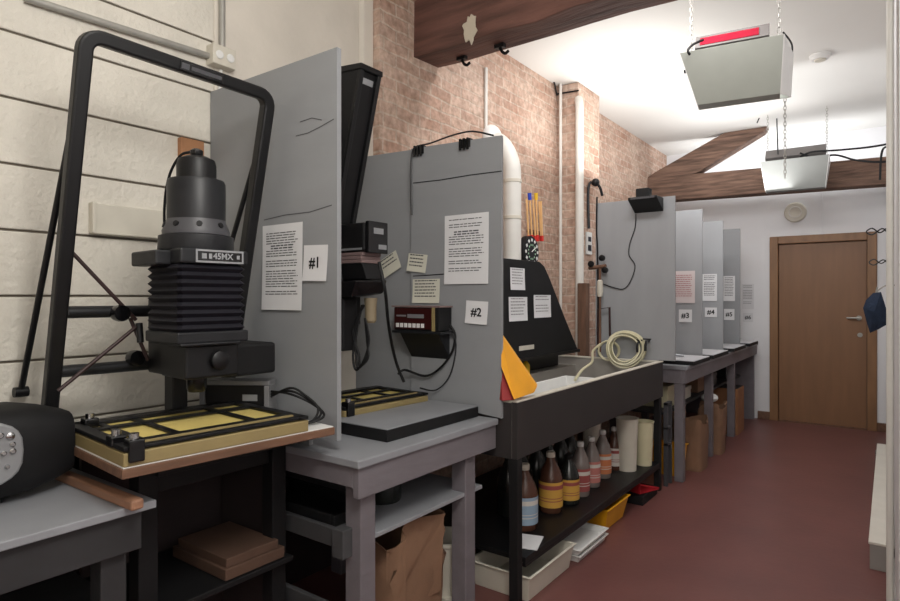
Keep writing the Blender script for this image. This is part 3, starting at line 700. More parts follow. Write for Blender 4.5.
cable('panel_cable', [PY(412, 215, Y2-.008), PY(411, 180, Y2-.008), PY(412, 155, Y2-.008), PY(416, 147, Y2-.012), (PY(430, 143, Y2).x, Y2+.01, 2.165), (PY(450, 136, Y2).x, Y2+.02, 2.185), (PY(470, 133, Y2).x, Y2+.02, 2.185), (PY(490, 137, Y2).x, Y2+.03, 2.15)], .0045, DKGREY, 'thin grey cable running up divider #2 seam and over its top edge')
paper_y('notice_sheet', 'printed instruction sheet on divider #2 above its number sign', (445, 214, 489, 284), Y2, lines=22, head=(5, 6), seed=9)
paper_y('number_sign', 'white sheet marked #2 at the lower right of the divider', (466, 301, 488, 324), Y2, text='#2', tsize=.055, tilt=.05, mats=(PAPER, INKB), cat='sign')
paper_y('handwritten_note', 'cream handwritten note directly above the red-lit timer', (413, 279, 440, 303), Y2, lines=6, mats=(PAPERC, INK), seed=3, cat='note', margin=.08)
paper_y('handwritten_note', 'tilted cream note beside the second enlarger head', (381, 255, 400, 274), Y2+.012, lines=4, mats=(PAPERC, INK), seed=5, cat='note', tilt=-.45)
paper_y('handwritten_note', 'small cream note across the seam of divider #2', (408, 254, 427, 272), Y2, lines=4, mats=(PAPERC, INK), seed=6, cat='note', tilt=.12)
# timer on bracket
a = PY(402, 307, Y2-.05); c = PY(447, 331, Y2-.05)
tm = thing('exposure_timer', 'black digital timer with red markings on a bracket on divider #2', 'timer', ((a.x+c.x)/2, Y2-.05, c.z))
build('case', MB().box(a.x, c.x, Y2-.11, Y2-.012, c.z, a.z), BLACKM, tm, bevel=.004)
build('top_plate', MB().box(a.x-.015, c.x+.005, Y2-.112, Y2-.01, a.z, a.z+.008), PINKB, tm, bevel=.001)
fp = build('faceplate', MB().box(a.x+.006, c.x-.045, Y2-.113, Y2-.11, c.z+.008, a.z-.004), REDLED, tm)
build('display', MB().box(a.x+.09, c.x-.09, Y2-.115, Y2-.113, c.z+.06, c.z+.078).box(a.x+.02, a.x+.08, Y2-.115, Y2-.113, c.z+.066, c.z+.074), SILVER, fp)
m = MB()
for k in range(7): m.box(a.x+.018+k*.026, a.x+.036+k*.026, Y2-.117, Y2-.113, c.z+.014, c.z+.034)
build('button_row', m, WHITEP, fp, bevel=.001)
build('side_strip', MB().box(c.x-.04, c.x-.025, Y2-.116, Y2-.11, c.z, a.z), YELE, tm)
build('bracket_shelf', MB().box(a.x-.01, c.x+.012, Y2-.115, Y2, c.z-.014, c.z-.002).prism([(a.x+.02, Y2, c.z-.14), (a.x+.02, Y2-.09, c.z-.014), (a.x+.02, Y2, c.z-.014)], (c.x-a.x-.04, 0, 0)), DKGREY, tm, bevel=.002)
cable('timer_cable', [(c.x-.0, Y2-.03, c.z+.03), PY(455, 335, Y2-.012), PY(452, 352, Y2-.014), PY(440, 368, Y2-.018), PY(425, 376, Y2-.02), PY(405, 370, Y2-.03), PY(398, 374, Y2-.06)], .006, BLACKM, 'thick black cable curving below the bracket timer on divider #2')
cable('timer_cable', [(c.x-.0, Y2-.03, c.z+.01), PY(456, 345, Y2-.012), PY(450, 375, Y2-.012), PY(436, 390, Y2-.02), PY(420, 388, Y2-.03)], .0035, DKGREY, 'thin dark cable hanging lowest below the bracket timer on divider #2')
# bag below bench 2
def bag(name, label, c, w, d, h, rz, m_, seed, cat='paper bag', crump=.02, group=None):
    rnd = random.Random(seed); mb = MB(); n = 28; rows = 9; rings = []
    for j in range(rows):
        t = j/(rows-1); ring = []
        for i in range(n):
            an = 2*PI*i/n; cx = math.copysign(abs(math.cos(an))**.4, math.cos(an)); cy = math.copysign(abs(math.sin(an))**.4, math.sin(an))
            k = 1+.05*t; jit = crump*(.1+t**1.5)*rnd.uniform(-1, 1)*(j > 0)
            z = h*t+(crump*2.2*math.sin(an*3+seed)*t if j == rows-1 else 0)+crump*.3*rnd.uniform(-1, 1)*(0 < t)
            ring.append(mb.v((w/2*cx*k+jit, d/2*cy*k+jit, max(0, z))))
        rings.append(ring)
    for j in range(rows-1):
        for i in range(n): mb.f([rings[j][i], rings[j][(i+1) % n], rings[j+1][(i+1) % n], rings[j+1][i]])
    mb.f(rings[0][::-1])
    inner = [mb.v((v.co.x*.97, v.co.y*.97, v.co.z)) for v in rings[-1]]; low = [mb.v((v.co.x*.9, v.co.y*.9, h*.35)) for v in rings[-1]]
    for i in range(n):
        mb.f([rings[-1][i], rings[-1][(i+1) % n], inner[(i+1) % n], inner[i]]); mb.f([inner[i], inner[(i+1) % n], low[(i+1) % n], low[i]])
    mb.f(low)
    o = build(name, mb, m_, None, label=label, cat=cat, smooth=True, recenter=False, group=group)
    o.location = c; o.rotation_euler = (0, 0, rz); return o
bag('paper_bag', 'large open brown paper bag on the floor under the bench between dividers #1 and #2', (-1.66, 1.90, 0), .25, .36, .47, .05, KRAFT, 2, crump=.022)
build('plastic_jug', MB().lathe([(.0, 0), (.07, 0), (.075, .01), (.075, .16), (.055, .2), (.022, .23), (.022, .26), (0, .26)], (-1.70, 1.85, .562), n=20, cap=False), BOTDK, smooth=True, label='dark rounded jug on the shelf of the bench between dividers', cat='jug')
build('print_tray', MB().box(-2.15, -1.62, 1.5, 1.72, .562, .57).box(-2.15, -2.13, 1.5, 1.72, .57, .61).box(-1.64, -1.62, 1.5, 1.72, .57, .61).box(-2.13, -1.64, 1.5, 1.515, .57, .61).box(-2.13, -1.64, 1.705, 1.72, .57, .61), BLACKM, bevel=.003, label='black print tray on the shelf of the bench between dividers', cat='tray')
build('plastic_bucket', MB().lathe([(.0, 0), (.09, 0), (.105, .22), (.112, .225), (.112, .24), (.1, .24), (.085, .02), (0, .02)], (-1.66, 2.23, .06), n=28, cap=False).box(-1.76, -1.56, 2.14, 2.315, 0, .06), OFFW, smooth=True, label='dim white bucket in the gap between the bench and the sink leg', cat='bucket')

# ================================================================== SINK UNIT
SX, SY0, SY1, SZ = -1.345, 2.345, 4.48, .93
sk = thing('darkroom_sink', 'long dark sink unit with grey lining and lower shelf along the brick wall', 'sink', (-1.75, 3.4, 0))
bx0 = -2.22
build('sink_front', MB().box(SX-.03, SX, SY0, SY1, .675, SZ), SINKOUT, sk, bevel=.002)
build('sink_side', MB().box(bx0, SX-.03, SY0-.006, SY0, .675, SZ-.004), SINKOUT, sk)
build('sink_side', MB().box(bx0, SX-.03, SY1, SY1+.006, .675, SZ-.004), SINKOUT, sk)
build('basin', MB().box(bx0, SX-.03, SY0, SY0+.03, .675, SZ-.004).box(bx0, SX-.03, SY1-.03, SY1, .675, SZ-.004).box(bx0, -2.02, SY0+.03, SY1-.03, .675, .87).box(bx0+.03, SX-.03, SY0+.03, SY1-.03, .70, .74), SINKIN, sk, bevel=.002)
build('rim', MB().box(SX-.034, SX+.003, SY0-.002, SY1+.002, SZ, SZ+.008).box(bx0, SX-.034, SY0-.002, SY0+.034, SZ-.004, SZ+.008).box(bx0, SX-.034, SY1-.034, SY1, SZ-.004, SZ+.008), OFFW, sk, bevel=.002)
for (x, y) in ((SX-.075, SY0+.0), (SX-.075, SY1-.075), (bx0, SY0), (bx0, SY1-.075), (SX-.1, (SY0+SY1)/2)):
    if y > SY0+.5 and y < SY1-.5: continue
    build('leg', MB().box(x+.03, x+.075, y, y+.045, 0, .675), BLACKM, sk, bevel=.003)
build('shelf', MB().box(bx0, SX-.0, SY0+.075, SY1-.076, .185, .21).box(SX-.02, SX, SY0+.075, SY1-.076, .165, .185), BLACK, sk, bevel=.003)
# bottles
def bottle(loc, kind, label, h=.32, r=.066, body=BOTBR, lab=LYEL, cap=BLACKM, rz=0, group='chemical bottles on the sink shelf', stripe=LWHT):
    t = thing('chemical_bottle', label, 'bottle', (0,0,0), group=group)
    build('bottle_body', MB().lathe([(0, 0), (r*.92, 0), (r, .008), (r, h*.54), (r*.96, h*.59), (r*.80, h*.69), (r*.54, h*.80), (r*.36, h*.87), (r*.33, h*.93)], n=24, cap=False), body, t, smooth=True)
    if lab is not None:
        m = MB().lathe([(r+.0015, h*.10), (r+.0015, h*.52)], n=24, cap=False); lb = build('label', m, lab, t, smooth=True)
        m = MB().lathe([(r+.0022, h*.40), (r+.0022, h*.47)], n=24, cap=False); m.lathe([(r+.0022, h*.2), (r+.0022, h*.215)], n=24, cap=False); m.lathe([(r+.0022, h*.25), (r+.0022, h*.262)], n=24, cap=False); build('label_band', m, stripe, lb, smooth=True)
    build('cap', MB().lathe([(r*.36, h*.91), (r*.38, h*.92), (r*.38, h*.985), (r*.33, h)], n=18), cap, t, smooth=True)
    t.location = loc; t.rotation_euler = (0, 0, rz); return t
zs = .2105
fronts = [((528, 533), .33, .068, BOTBR, LBLUE, 'brown bottle with blue-grey label, nearest on the sink shelf', OFFW),
          ((554, 516), .33, .066, BOTBR, LYEL, 'brown bottle with orange-yellow label, second from the near sink leg', OFFW),
          ((572, 508), .28, .060, BOTDK, LYEL, 'dark bottle with yellow label, third from the near sink leg', BLACKM),
          ((583.5, 500), .32, .056, BOTCL, LRED, 'grey bottle with red label, fourth from the near sink leg', WHITEP),
          ((594.5, 491), .31, .054, BOTCL, LPINK, 'clear bottle with pink label, fifth from the near sink leg', WHITEP),
          ((605.5, 482), .31, .056, BOTCL, LORG, 'pale bottle with orange label, sixth from the near sink leg', WHITEP),
          ((617, 474), .29, .052, BOTBR, LWHT, 'brown bottle with white striped label, farthest of the front row', WHITEP)]
for (uv, h, r, bm_, lm_, lb, cp_) in fronts:
    p = PZ(uv[0], uv[1]-5, zs)
    bottle((p.x-.02, p.y, zs), 0, lb, h, r, bm_, lm_, cp_, stripe=LRED if lm_ is LWHT else LWHT if lm_ is not LYEL else LRED)
for i, (y, bm_) in enumerate(((2.80, BOTDK), (2.96, BOTDK), (3.12, BOTDK), (3.28, BOTDK), (3.44, BOTDK), (3.60, BOTDK))):
    bottle((-1.69-.01*(i % 2), y+.05, zs), 0, 'dark unlabelled bottle standing behind the front row on the sink shelf', .34, .064, bm_, None, BLACKM, group='dark bottles behind the front row')
# beakers
def jugf(name, label, loc, r0, r1, h, m_, cat):
    mb = MB().lathe([(0, 0), (r0, 0), (r1, h), (r1+.006, h), (r1-.004, h-.004), (r0-.006, .006), (0, .006)], n=24, cap=False)
    mb.torus((0, r1+.03, h*.6), .045, .007, (1,0,0), n=16, k=6)
    o = build(name, mb, m_, None, smooth=True, label=label, cat=cat, recenter=False); o.location = loc; return o
jugf('measuring_jug', 'tall off-white measuring jug at the far end of the sink shelf', (-1.47, 4.08, zs), .062, .075, .36, OFFW, 'jug')
jugf('measuring_jug', 'cream measuring jug beside the far sink leg', (-1.42, 4.28, zs), .055, .068, .31, CREAMT, 'jug')
jugf('measuring_jug', 'dim cream jug behind the striped bottle on the sink shelf', (-1.66, 3.92, zs), .055, .065, .38, OFFW, 'jug')
build('paper_sheet', MB().obox((-1.42, 2.58, .214), (.12, .17, .004), (0,0,.3)), PAPER, label='white sheet lying on the near end of the sink shelf', cat='paper')
build('card', MB().obox((-1.42, 2.46, .30), (.006, .03, .17), (0,.05,0)), WHITEP, label='narrow white card upright at the near end of the sink shelf', cat='card')
# trays below
def tray(name, label, c, L, Wd, H, m_, rot=(0,0,0), cat='tray', flare=.02, group=None):
    mb = MB(); t = .004
    def ring(w, l, z): return [mb.v((x*w/2, y*l/2, z)) for x, y in ((-1,-1), (1,-1), (1,1), (-1,1))]
    a = ring(Wd-2*flare, L-2*flare, 0); b_ = ring(Wd, L, H); c_ = ring(Wd+.02, L+.02, H); d_ = ring(Wd+.02, L+.02, H+.005); e_ = ring(Wd-2*t, L-2*t, H+.005); f_ = ring(Wd-2*flare-2*t, L-2*flare-2*t, t)
    rs = [a, b_, c_, d_, e_, f_]
    mb.f(a[::-1]); mb.f(f_)
    for i in range(5):
        for k in range(4): mb.f([rs[i][k], rs[i][(k+1) % 4], rs[i+1][(k+1) % 4], rs[i+1][k]])
    o = build(name, mb, m_, None, bevel=.003, label=label, cat=cat, recenter=False, group=group)
    o.location = c; o.rotation_euler = rot; return o
tray('print_tray', 'grey-white deep tray on the floor under the near end of the sink', (-1.49, 2.66, 0), .48, .33, .12, OFFW)
tray('print_tray', 'shallow white tray on the floor, lowest of two beyond the deep tray', (-1.485, 3.14, 0), .38, .33, .035, WHITEP, flare=.01)
tray('print_tray', 'shallow white tray on top of another, beyond the deep tray', (-1.48, 3.13, .042), .38, .33, .03, WHITEP, flare=.01)
tray('plastic_tub', 'yellow plastic tub on the floor under the sink shelf', (-1.46, 3.60, 0), .36, .22, .135, YELT, cat='tub', flare=.03)
m = MB().prism([(-.1, -.11, 0), (.1, -.13, 0), (.1, .13, 0), (-.1, .11, 0)], (0,0,.005)); m.box(-.1, -.095, -.11, .11, .005, .07); m.prism([(.1, -.13, .005), (.1, -.125, .005), (-.1, -.105, .06), (-.1, -.11, .06)], (0, 0, .01)); m.prism([(.1, .13, .005), (.1, .125, .005), (-.1, .105, .06), (-.1, .11, .06)], (0,0,.01)); m.box(-.22, -.095, -.012, .012, .05, .066)
o = build('dustpan', m, REDP, None, bevel=.002, label='red dustpan under the far end of the sink shelf', cat='dustpan', recenter=False); o.location = (-1.45, 4.18, .064); o.rotation_euler = (0, -.0, 1.3)
build('storage_box', MB().box(-1.62, -1.34, 4.02, 4.33, 0, .06), BLACKM, bevel=.004, label='low black box on the floor beneath the red dustpan', cat='box')
# yellow + red trays at near end of sink
def lean(name, label, quad, th, m_, cat='tray'):
    q = [Vector(p) for p in quad]; nn = (q[1]-q[0]).cross(q[3]-q[0]).normalized()
    mb = MB(); mb.prism([tuple(p) for p in q], nn*th)
    return build(name, mb, m_, None, bevel=.004, label=label, cat=cat)
ya = SY0+.07
A = Vector((-1.386, 2.365, SZ+.010)); 
pp = [PD(501, 335, 2.735), PD(537, 387, 2.83), PD(534, 393, 2.80), PD(514, 400, 2.665), PD(501, 367, 2.69)]
build('print_tray', MB().prism([tuple(p) for p in pp], Vector((-.012, .03, .006))), YELO, None, bevel=.004, label='orange-yellow tray propped on edge at the near end of the sink', cat='tray')
pp = [PD(501, 368, 2.72), PD(508, 380, 2.715), PD(515, 400, 2.70), PD(502, 401, 2.69)]
build('print_tray', MB().prism([tuple(p) for p in pp], Vector((-.03, .02, 0))), RED2, None, bevel=.003, label='red tray behind the orange-yellow tray at the near sink end', cat='tray')
tray('print_tray', 'white print tray lying inside the sink near its front edge', (-1.515, 3.05, .741), .85, .26, .165, WHITEP, flare=.02)
# hood
HX = -1.95
hd = thing('fume_hood', 'black sloping hood board over the back of the sink with pinned notes', 'hood', (-2.1, 3.5, .98))
m = MB().prism([(XB, 2.62, .98), (XB, 4.34, .995), (XB, 4.10, 1.26), (XB, 3.86, 1.54), (XB, 3.78, 1.62), (XB, 3.71, 1.65), (XB, 2.62, 1.65)], (HX-XB, 0, 0))
build('hood_panel', m, BLACKM, hd, bevel=.004)
build('hood_gap_shade', MB().box(XB, -2.10, 2.64, 4.30, .875, .98), BLACK, hd)  # black box filling the gap below the hood, stands for its deep shade
build('bottom_lip', MB().box(HX, HX+.02, 3.30, 4.33, .985, 1.005), BLACK, hd)
q = PX(517, 348, HX); build('name_strip', MB().box(HX, HX+.003, 3.42, 3.62, 1.055, 1.085), OFFW, hd)
k_ = 0
for bx_, lb in (((510, 268, 524.5, 290), 'small white notice at the top of the black hood'), ((508.5, 297, 527, 321), 'white notice on the black hood, lower one nearer divider #2'), ((533.5, 295, 550.5, 317.5), 'white notice on the black hood, lower one nearer the brick pier')):
    k_ += 1
    paper_x('notice_sheet', lb, bx_, HX+.002, lines=6, mats=(PAPER, INKL), seed=20+k_, group='notices on the black hood', curl=.004)
build('yellow_bottle', MB().lathe([(.026, 0), (.028, .006), (.028, .06), (.016, .08), (.011, .085), (.011, .10)], (-2.055, 3.70, .871), n=18), YELR, smooth=True, label='small yellow bottle standing on the sink ledge below the hood', cat='bottle') 
# duct
dp = [(-2.09, 3.57, 1.65), (-2.09, 3.57, 1.85), (-2.09, 3.57, 2.2), (-2.10, 3.57, 2.32), (-2.14, 3.57, 2.42), (-2.20, 3.575, 2.485), (XB, 3.58, 2.52)]
du = thing('vent_duct', 'white vent duct rising from the black hood and elbowing into the brick wall', 'duct', dp[0])
build('duct_pipe', MB().tube(catmull(dp, 4), .062, 20), PVC, du, smooth=True)
m = MB()
for z in (1.95, 2.2): m.lathe([(.062, z-.012), (.066, z-.01), (.066, z+.01), (.062, z+.012)], (-2.09, 3.57, 0), n=24, cap=False)
build('joint_ring', m, OFFW, du, smooth=True)
build('wall_plaster_collar', MB().sphere((XB+.02, 3.58, 2.52), .11, .6, .9, .9), WHITEP, du, smooth=True)
# tongs and wall clock timer
rnd = random.Random(5)
for i, (u, tip) in enumerate(((526.5, STICK), (529.5, BLUEP), (533, STICK), (536, YELR), (539, STICK), (541, STICK))):
    a = PX(u, 194+rnd.uniform(-1, 8)*(tip is STICK), XB+.035+.012*(i % 2)); c = PX(u+1.5+rnd.uniform(-.4, 1.2), 240, XB+.035+.012*(i % 2))
    nm = {0: 'bamboo print tongs, leftmost in the bunch above the round timer', 1: 'bamboo print tongs with blue tip above the round timer', 2: 'bamboo print tongs between the blue-tipped and yellow-tipped ones', 3: 'bamboo print tongs with yellow tip above the round timer', 4: 'bamboo print tongs just right of the yellow-tipped one', 5: 'bamboo print tongs, rightmost in the bunch above the round timer'}[i]
    t = thing('print_tongs', nm, 'tongs', c, group='tongs hanging above the round timer')
    build('stick', MB().cyl(a, c, .0085, .0075, 8), STICK, t)
    if tip is not STICK: build('grip_tip', MB().cyl(a.lerp(c, -.02), a.lerp(c, .13), .016, .014, 10), tip, t, smooth=True)
    build('rubber_tip', MB().cyl(c.lerp(a, .11), c.lerp(a, -.03), .013, .012, 10), REDR, t, smooth=True)
a = PX(533, 232, XB+.005)
build('tong_rail', MB().box(XB, XB+.028, a.y-.10, a.y+.13, a.z-.012, a.z+.012), WOODB, bevel=.003, label='small wooden rail holding the print tongs on the brick wall', cat='rail')
p = PX(531.5, 252, XB+.06)
gt = thing('wall_timer', 'round black darkroom timer with pale numerals ring on the brick wall', 'timer', (XB, p.y, p.z-.13))
build('timer_case', MB().lathe([(.115, 0), (.125, .01), (.125, .055), (.118, .06)], (XB, p.y, p.z), axis='x', n=36), BLACKM, gt, smooth=True)
dl = build('dial', MB().lathe([(.112, 0), (.112, .003)], (XB+.06, p.y, p.z), axis='x', n=36), BLACKG, gt)
m = MB()
for k in range(12):
    a_ = 2*PI*k/12; m.obox((XB+.064, p.y+.092*math.sin(a_), p.z+.092*math.cos(a_)), (.002, .022, .022), (a_, 0, 0))
m.mi = 1
for k in range(12):
    a_ = 2*PI*(k+.5)/12; m.obox((XB+.064, p.y+.055*math.sin(a_), p.z+.055*math.cos(a_)), (.002, .012, .012), (a_, 0, 0))
m.mi = 0; m.obox((XB+.065, p.y+.03, p.z+.02), (.002, .075, .008), (.5, 0, 0))
build('dial_marks', m, [WHITEP, GREENG], dl)
cable('timer_tape', [(XB+.03, p.y-.08, p.z-.10), (XB+.05, p.y-.1, p.z-.15), (XB+.06, p.y-.06, p.z-.2)], .008, WHITEP, 'white cord end below the round darkroom timer')
# pier pipes
build('conduit_pipe', MB().cyl((-2.235, 4.62, .8), (-2.235, 4.62, ZC), .013), PVC, smooth=True, label='thin white conduit climbing the near side of the brick pier', cat='pipe')
build('water_pipe', MB().tube([(-2.055, 4.60, .86), (-2.055, 4.60, 2.95), (-2.06, 4.605, 3.0), (-2.075, 4.63, 3.04), (-2.09, 4.66, 3.05)], .034, 14), PVC, smooth=True, label='thick white pipe on the corner of the brick pier', cat='pipe')
a = PX(486, 60, XB+.015); c = PX(486, 140, XB+.015)
build('conduit_pipe', MB().cyl((XB+.014, a.y, 2.2), (XB+.014, a.y, 3.0), .012), PVC, smooth=True, label='thin pale conduit on the brick above divider #2', cat='pipe')
cable('ceiling_cable', [PX(509, 51, XB+.03), PX(520, 55, XB+.03), PX(535, 67, XB+.02), PX(552, 78, XB+.02), (XB+.02, 4.6, 3.12), (XB+.02, 4.64, 3.13), (-2.08, 4.64, 3.12)], .007, BLACKM, 'dark cable running along the top of the brick wall to the pier')
build('wooden_post', MB().box(-2.04, -1.965, 4.52, 4.60, 0, 1.52), POSTW, bevel=.006, label='rough brown wooden post behind the far end of the sink', cat='post')

# ================================================================== PANEL 3 + FAUCET
Y3 = 4.489
a = PY(595.5, 200, Y3); c = PY(675, 200, Y3)
build('divider_panel', MB().prism([(a.x, Y3, .675), (SX-.04, Y3, .675), (SX-.04, Y3, .94), (c.x, Y3, .94), (c.x, Y3, 2.145), (a.x, Y3, 2.145)], (0, .018, 0)), GREYL, bevel=.002, label='pale grey divider standing at the far end of the sink', cat='divider')
p = PY(646, 205, Y3)
sl = thing('overhead_lamp', 'small black wedge-shaped lamp at the top of the divider at the far sink end', 'lamp', (p.x, Y3, p.z))
pl = [PY(632, 202, Y3-.12), PY(661, 200, Y3-.12), PY(659, 213, Y3-.04), PY(637, 213, Y3-.04)]
xs_ = (PY(632, 205, Y3-.06).x, PY(661, 205, Y3-.06).x); zt_ = PY(646, 198, Y3-.06).z
build('lamp_body', MB().prism([(xs_[0], Y3, zt_), (xs_[0], Y3-.15, zt_+.0), (xs_[0], Y3-.15, zt_-.02), (xs_[0], Y3, zt_-.10)], (xs_[1]-xs_[0], 0, 0)), BLACK, sl, bevel=.004)
build('mount_block', MB().box(xs_[0]+.03, xs_[0]+.13, Y3-.07, Y3+.0, zt_, zt_+.075), BLACKM, sl, bevel=.006)
build('lens_plate', MB().box(xs_[0]+.02, xs_[1]-.02, Y3-.152, Y3-.15, zt_-.017, zt_-.004), MIDGREY, sl)
cable('lamp_cable', [PY(636, 214, Y3-.01), PY(635, 228, Y3-.008), PY(630, 243, Y3-.008), PY(629, 255, Y3-.008), PY(635, 266, Y3-.008), PY(630, 282, Y3-.008), PY(623, 289, Y3-.008), PY(612, 287, Y3-.008), PY(603, 284, Y3-.01)], .004, DKGREY, 'thin wavy cable hanging down the divider from its black lamp')
cable('edge_cable', [PY(597, 197, Y3-.012), PY(596.5, 230, Y3-.012), PY(597.5, 250, Y3-.012), PY(598, 300, Y3-.012), PY(597.5, 335, Y3-.012)], .007, BLACKM, 'black cable along the wall-side edge of the divider at the sink end')
fc = thing('water_tap', 'dark pipework with valve handles at the wall side of the divider by the sink', 'tap', (-1.88, Y3-.06, .95))
ap = [PY(589, 268, Y3-.05), PY(606, 266, Y3-.05)]
build('tap_pipe', MB().cyl(ap[0], ap[1], .015).tube([PY(600, 266, Y3-.05), PY(600, 285, Y3-.05), PY(600, 310, Y3-.05), PY(600, 352, Y3-.05)], .01, 8), POSTW, fc, smooth=True)
for (u, v) in ((602, 258), (605, 270), (591, 264)):
    p = PY(u, v, Y3-.07); build('valve_handle', MB().lathe([(.008, -.012), (.024, -.008), (.024, .008), (.008, .012)], p, axis='y', n=14).cyl(p, p+Vector((0, .04, 0)), .007), BLACK, fc, smooth=True)
p = PY(600, 285, Y3-.05); build('filter_cup', MB().lathe([(.018, -.09), (.024, -.05), (.022, .03), (.012, .04)], p, n=16), OFFW, fc, smooth=True)
pf = [PY(598, 350, Y3-.03), PY(598, 309, Y3-.03), PY(609.5, 307.5, Y3-.03), PY(610, 336, Y3-.03)]
build('pipe_loop', MB().tube(pf, .009, 6), REDROD, fc, smooth=True)
# wall lamp / sign beside pier
p = PX(588, 244, -2.085)
build('wall_sign', MB().box(-2.085, -2.07, p.y-.05, p.y+.05, p.z-.09, p.z+.1).mat(1).box(-2.07, -2.068, p.y-.035, p.y+.035, p.z-.06, p.z-.01).box(-2.07, -2.068, p.y-.03, p.y+.03, p.z+.02, p.z+.06), [WHITEP, NAVYP], label='small white and dark sign plate on the brick pier', cat='sign')
q = PX(592, 188, -2.06)
build('wall_bracket', MB().tube(catmull([(-2.075, q.y-.03, q.z-.35), (-2.075, q.y-.04, q.z), (-2.03, q.y-.02, q.z+.04), (-1.99, q.y, q.z), (-1.98, q.y+.03, q.z-.07)], 4), .012, 8).sphere((-2.02, q.y-.02, q.z+.04), .035), DKGREY, smooth=True, label='dark bent bracket lamp on the brick pier beside the white pipe', cat='lamp')
# hose coil
hc = Vector((-1.605, Y3-.06, 1.015)); nrm_ = Vector((.15, -1, .12))
m = MB()
for k in range(7): m.torus(hc+Vector((.004*(k % 3), -.012*k+.02, .006*(k % 2))), .137-.013*(k % 4), .0065, nrm_+Vector((.03*k, 0, .03*k)), n=32, k=7, wob=.004)
build('hose_coil', m, CREAMT, None, smooth=True, label='coil of pale clear hose leaning on the divider at the far sink end', cat='hose')
m = MB()
for k in range(2): m.torus(hc+Vector((-.14, .01+.02*k, -.02)), .075, .007, (.3, -1, 0), n=24, k=7)
m.tube(catmull([hc+Vector((-.2, 0, .03)), hc+Vector((-.22, -.1, -.02)), PD(592, 362, 4.1), PD(582, 370, 3.85), PD(575, 380, 3.6)]), .009, 8)
build('hose', m, CREAMT, None, smooth=True, label='pale hose end running from the taps down into the sink', cat='hose')
for k, (u, v, w) in enumerate(((640, 342, .05), (648, 341, .06))):
    p = PY(u, v, Y3-.03)
    t = thing('spigot', ['dark spigot on the divider, right beside the hose coil', 'dark spigot on the divider, farther right of the hose coil'][k], 'spigot', p, group='spigots at the far sink end')
    build('spout', MB().tube([p+Vector((0, .03, 0)), p+Vector((0, -.04, 0)), p+Vector((0, -.06, -.03)), p+Vector((0, -.06, -.07))], .009, 8), DKGREY, t, smooth=True)
    build('tap_handle', MB().box(p.x-w/2, p.x+w/2, p.y-.03, p.y-.015, p.z+.01, p.z+.02), BLACK, t, bevel=.002)

# ================================================================== FAR BENCH
fb = thing('enlarger_bench', 'long grey bench with several legs along the far left side', 'table', (-1.75, 6.2, 0))
bx0, bx1, by0, by1, bz = -2.2, -1.245, 4.70, 7.72, .885
build('tabletop', MB().box(bx0, bx1+.012, by0-.01, by1, bz-.03, bz), TABTOP, fb, bevel=.003)
build('apron', MB().box(bx1-.03, bx1, by0, by1, bz-.135, bz-.03).box(bx0, bx1-.03, by0, by0+.03, bz-.135, bz-.03), GREYT, fb, bevel=.003)
for y in (4.71, 5.62, 6.55):
    build('leg', MB().box(bx1-.085, bx1-.02, y, y+.065, 0, bz-.03), GREYT, fb, bevel=.003)
    build('leg', MB().box(bx0, bx0+.065, y, y+.065, 0, bz-.03), GREYT, fb, bevel=.003)
build('end_panel', MB().box(bx0, bx1-.02, by1-.07, by1-.03, 0, bz-.03), GREYT, fb, bevel=.003)
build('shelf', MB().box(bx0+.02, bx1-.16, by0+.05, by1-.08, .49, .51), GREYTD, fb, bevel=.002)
for i, (ya_, yb_) in enumerate(((4.78, 5.27), (5.40, 5.98), (6.22, 6.80), (7.02, 7.52))):
    t = thing('enlarger_baseboard', ['grey baseboard with black edge at station #3, nearest on the far bench', 'grey baseboard with black edge at station #4, between the #3 and #4 dividers', 'grey baseboard with black edge at station #5 on the far bench', 'grey baseboard with black edge at the end of the far bench by the wall'][i], 'baseboard', (-1.5, (ya_+yb_)/2, bz), group='baseboards on the far bench')
    build('board_core', MB().box(-1.9, -1.2, ya_, yb_, bz, bz+.03), BLACKM, t, bevel=.002)
    build('board_top', MB().box(-1.898, -1.203, ya_+.002, yb_-.002, bz+.03, bz+.035), mat('pale_board_top', (196, 196, 200), .5, var=.04), t)
for i, (ue, Yd, zt) in enumerate(((702, 5.30, 2.145), (723, 6.09, 2.13), (740, 6.88, 2.13))):
    xr = PY(ue, 300, Yd).x
    build('divider_panel', MB().box(-2.2, xr, Yd, Yd+.02, bz+.001, zt), [GREYL, GREYL, GREY][i], bevel=.002, label='tall grey divider on the far bench, %s' % ['nearest of the three there', 'middle of the three there', 'farthest of the three, by the far wall'][i], cat='divider')
paper_y('notice_sheet', 'pinkish printed sheet on the nearest divider of the far bench', (672, 271, 695, 303), 5.30, lines=12, mats=(PAPERPK, INKR), seed=31, curl=.004)
paper_y('notice_sheet', 'printed sheet on the middle divider of the far bench', (702.5, 274, 717, 301), 6.09, lines=12, mats=(PAPER, INK), seed=32, curl=.004)
paper_y('notice_sheet', 'printed sheet on the farthest divider of the far bench', (723.5, 276, 735, 301), 6.88, lines=12, mats=(PAPER, INK), seed=33, curl=.004)
paper_y('notice_sheet', 'faint printed sheet on the white far wall above its number sign', (742, 284, 754, 309), YF, lines=12, mats=(PAPER, INKL), seed=34, curl=.003)
for (n_, bx_, Yd) in (('#3', (679, 309.5, 692, 322), 5.30), ('#4', (705, 307.5, 717, 317), 6.09), ('#5', (724, 309, 734.5, 320), 6.88), ('#6', (743, 313, 753, 322), YF)):
    paper_y('number_sign', 'white sheet marked %s on the %s' % (n_, {'#3': 'nearest divider of the far bench', '#4': 'middle divider of the far bench', '#5': 'farthest divider of the far bench', '#6': 'white far wall beside the bench'}[n_]), bx_, Yd, text=n_, tsize=.062, mats=(PAPER, INKB), cat='sign', curl=.003)
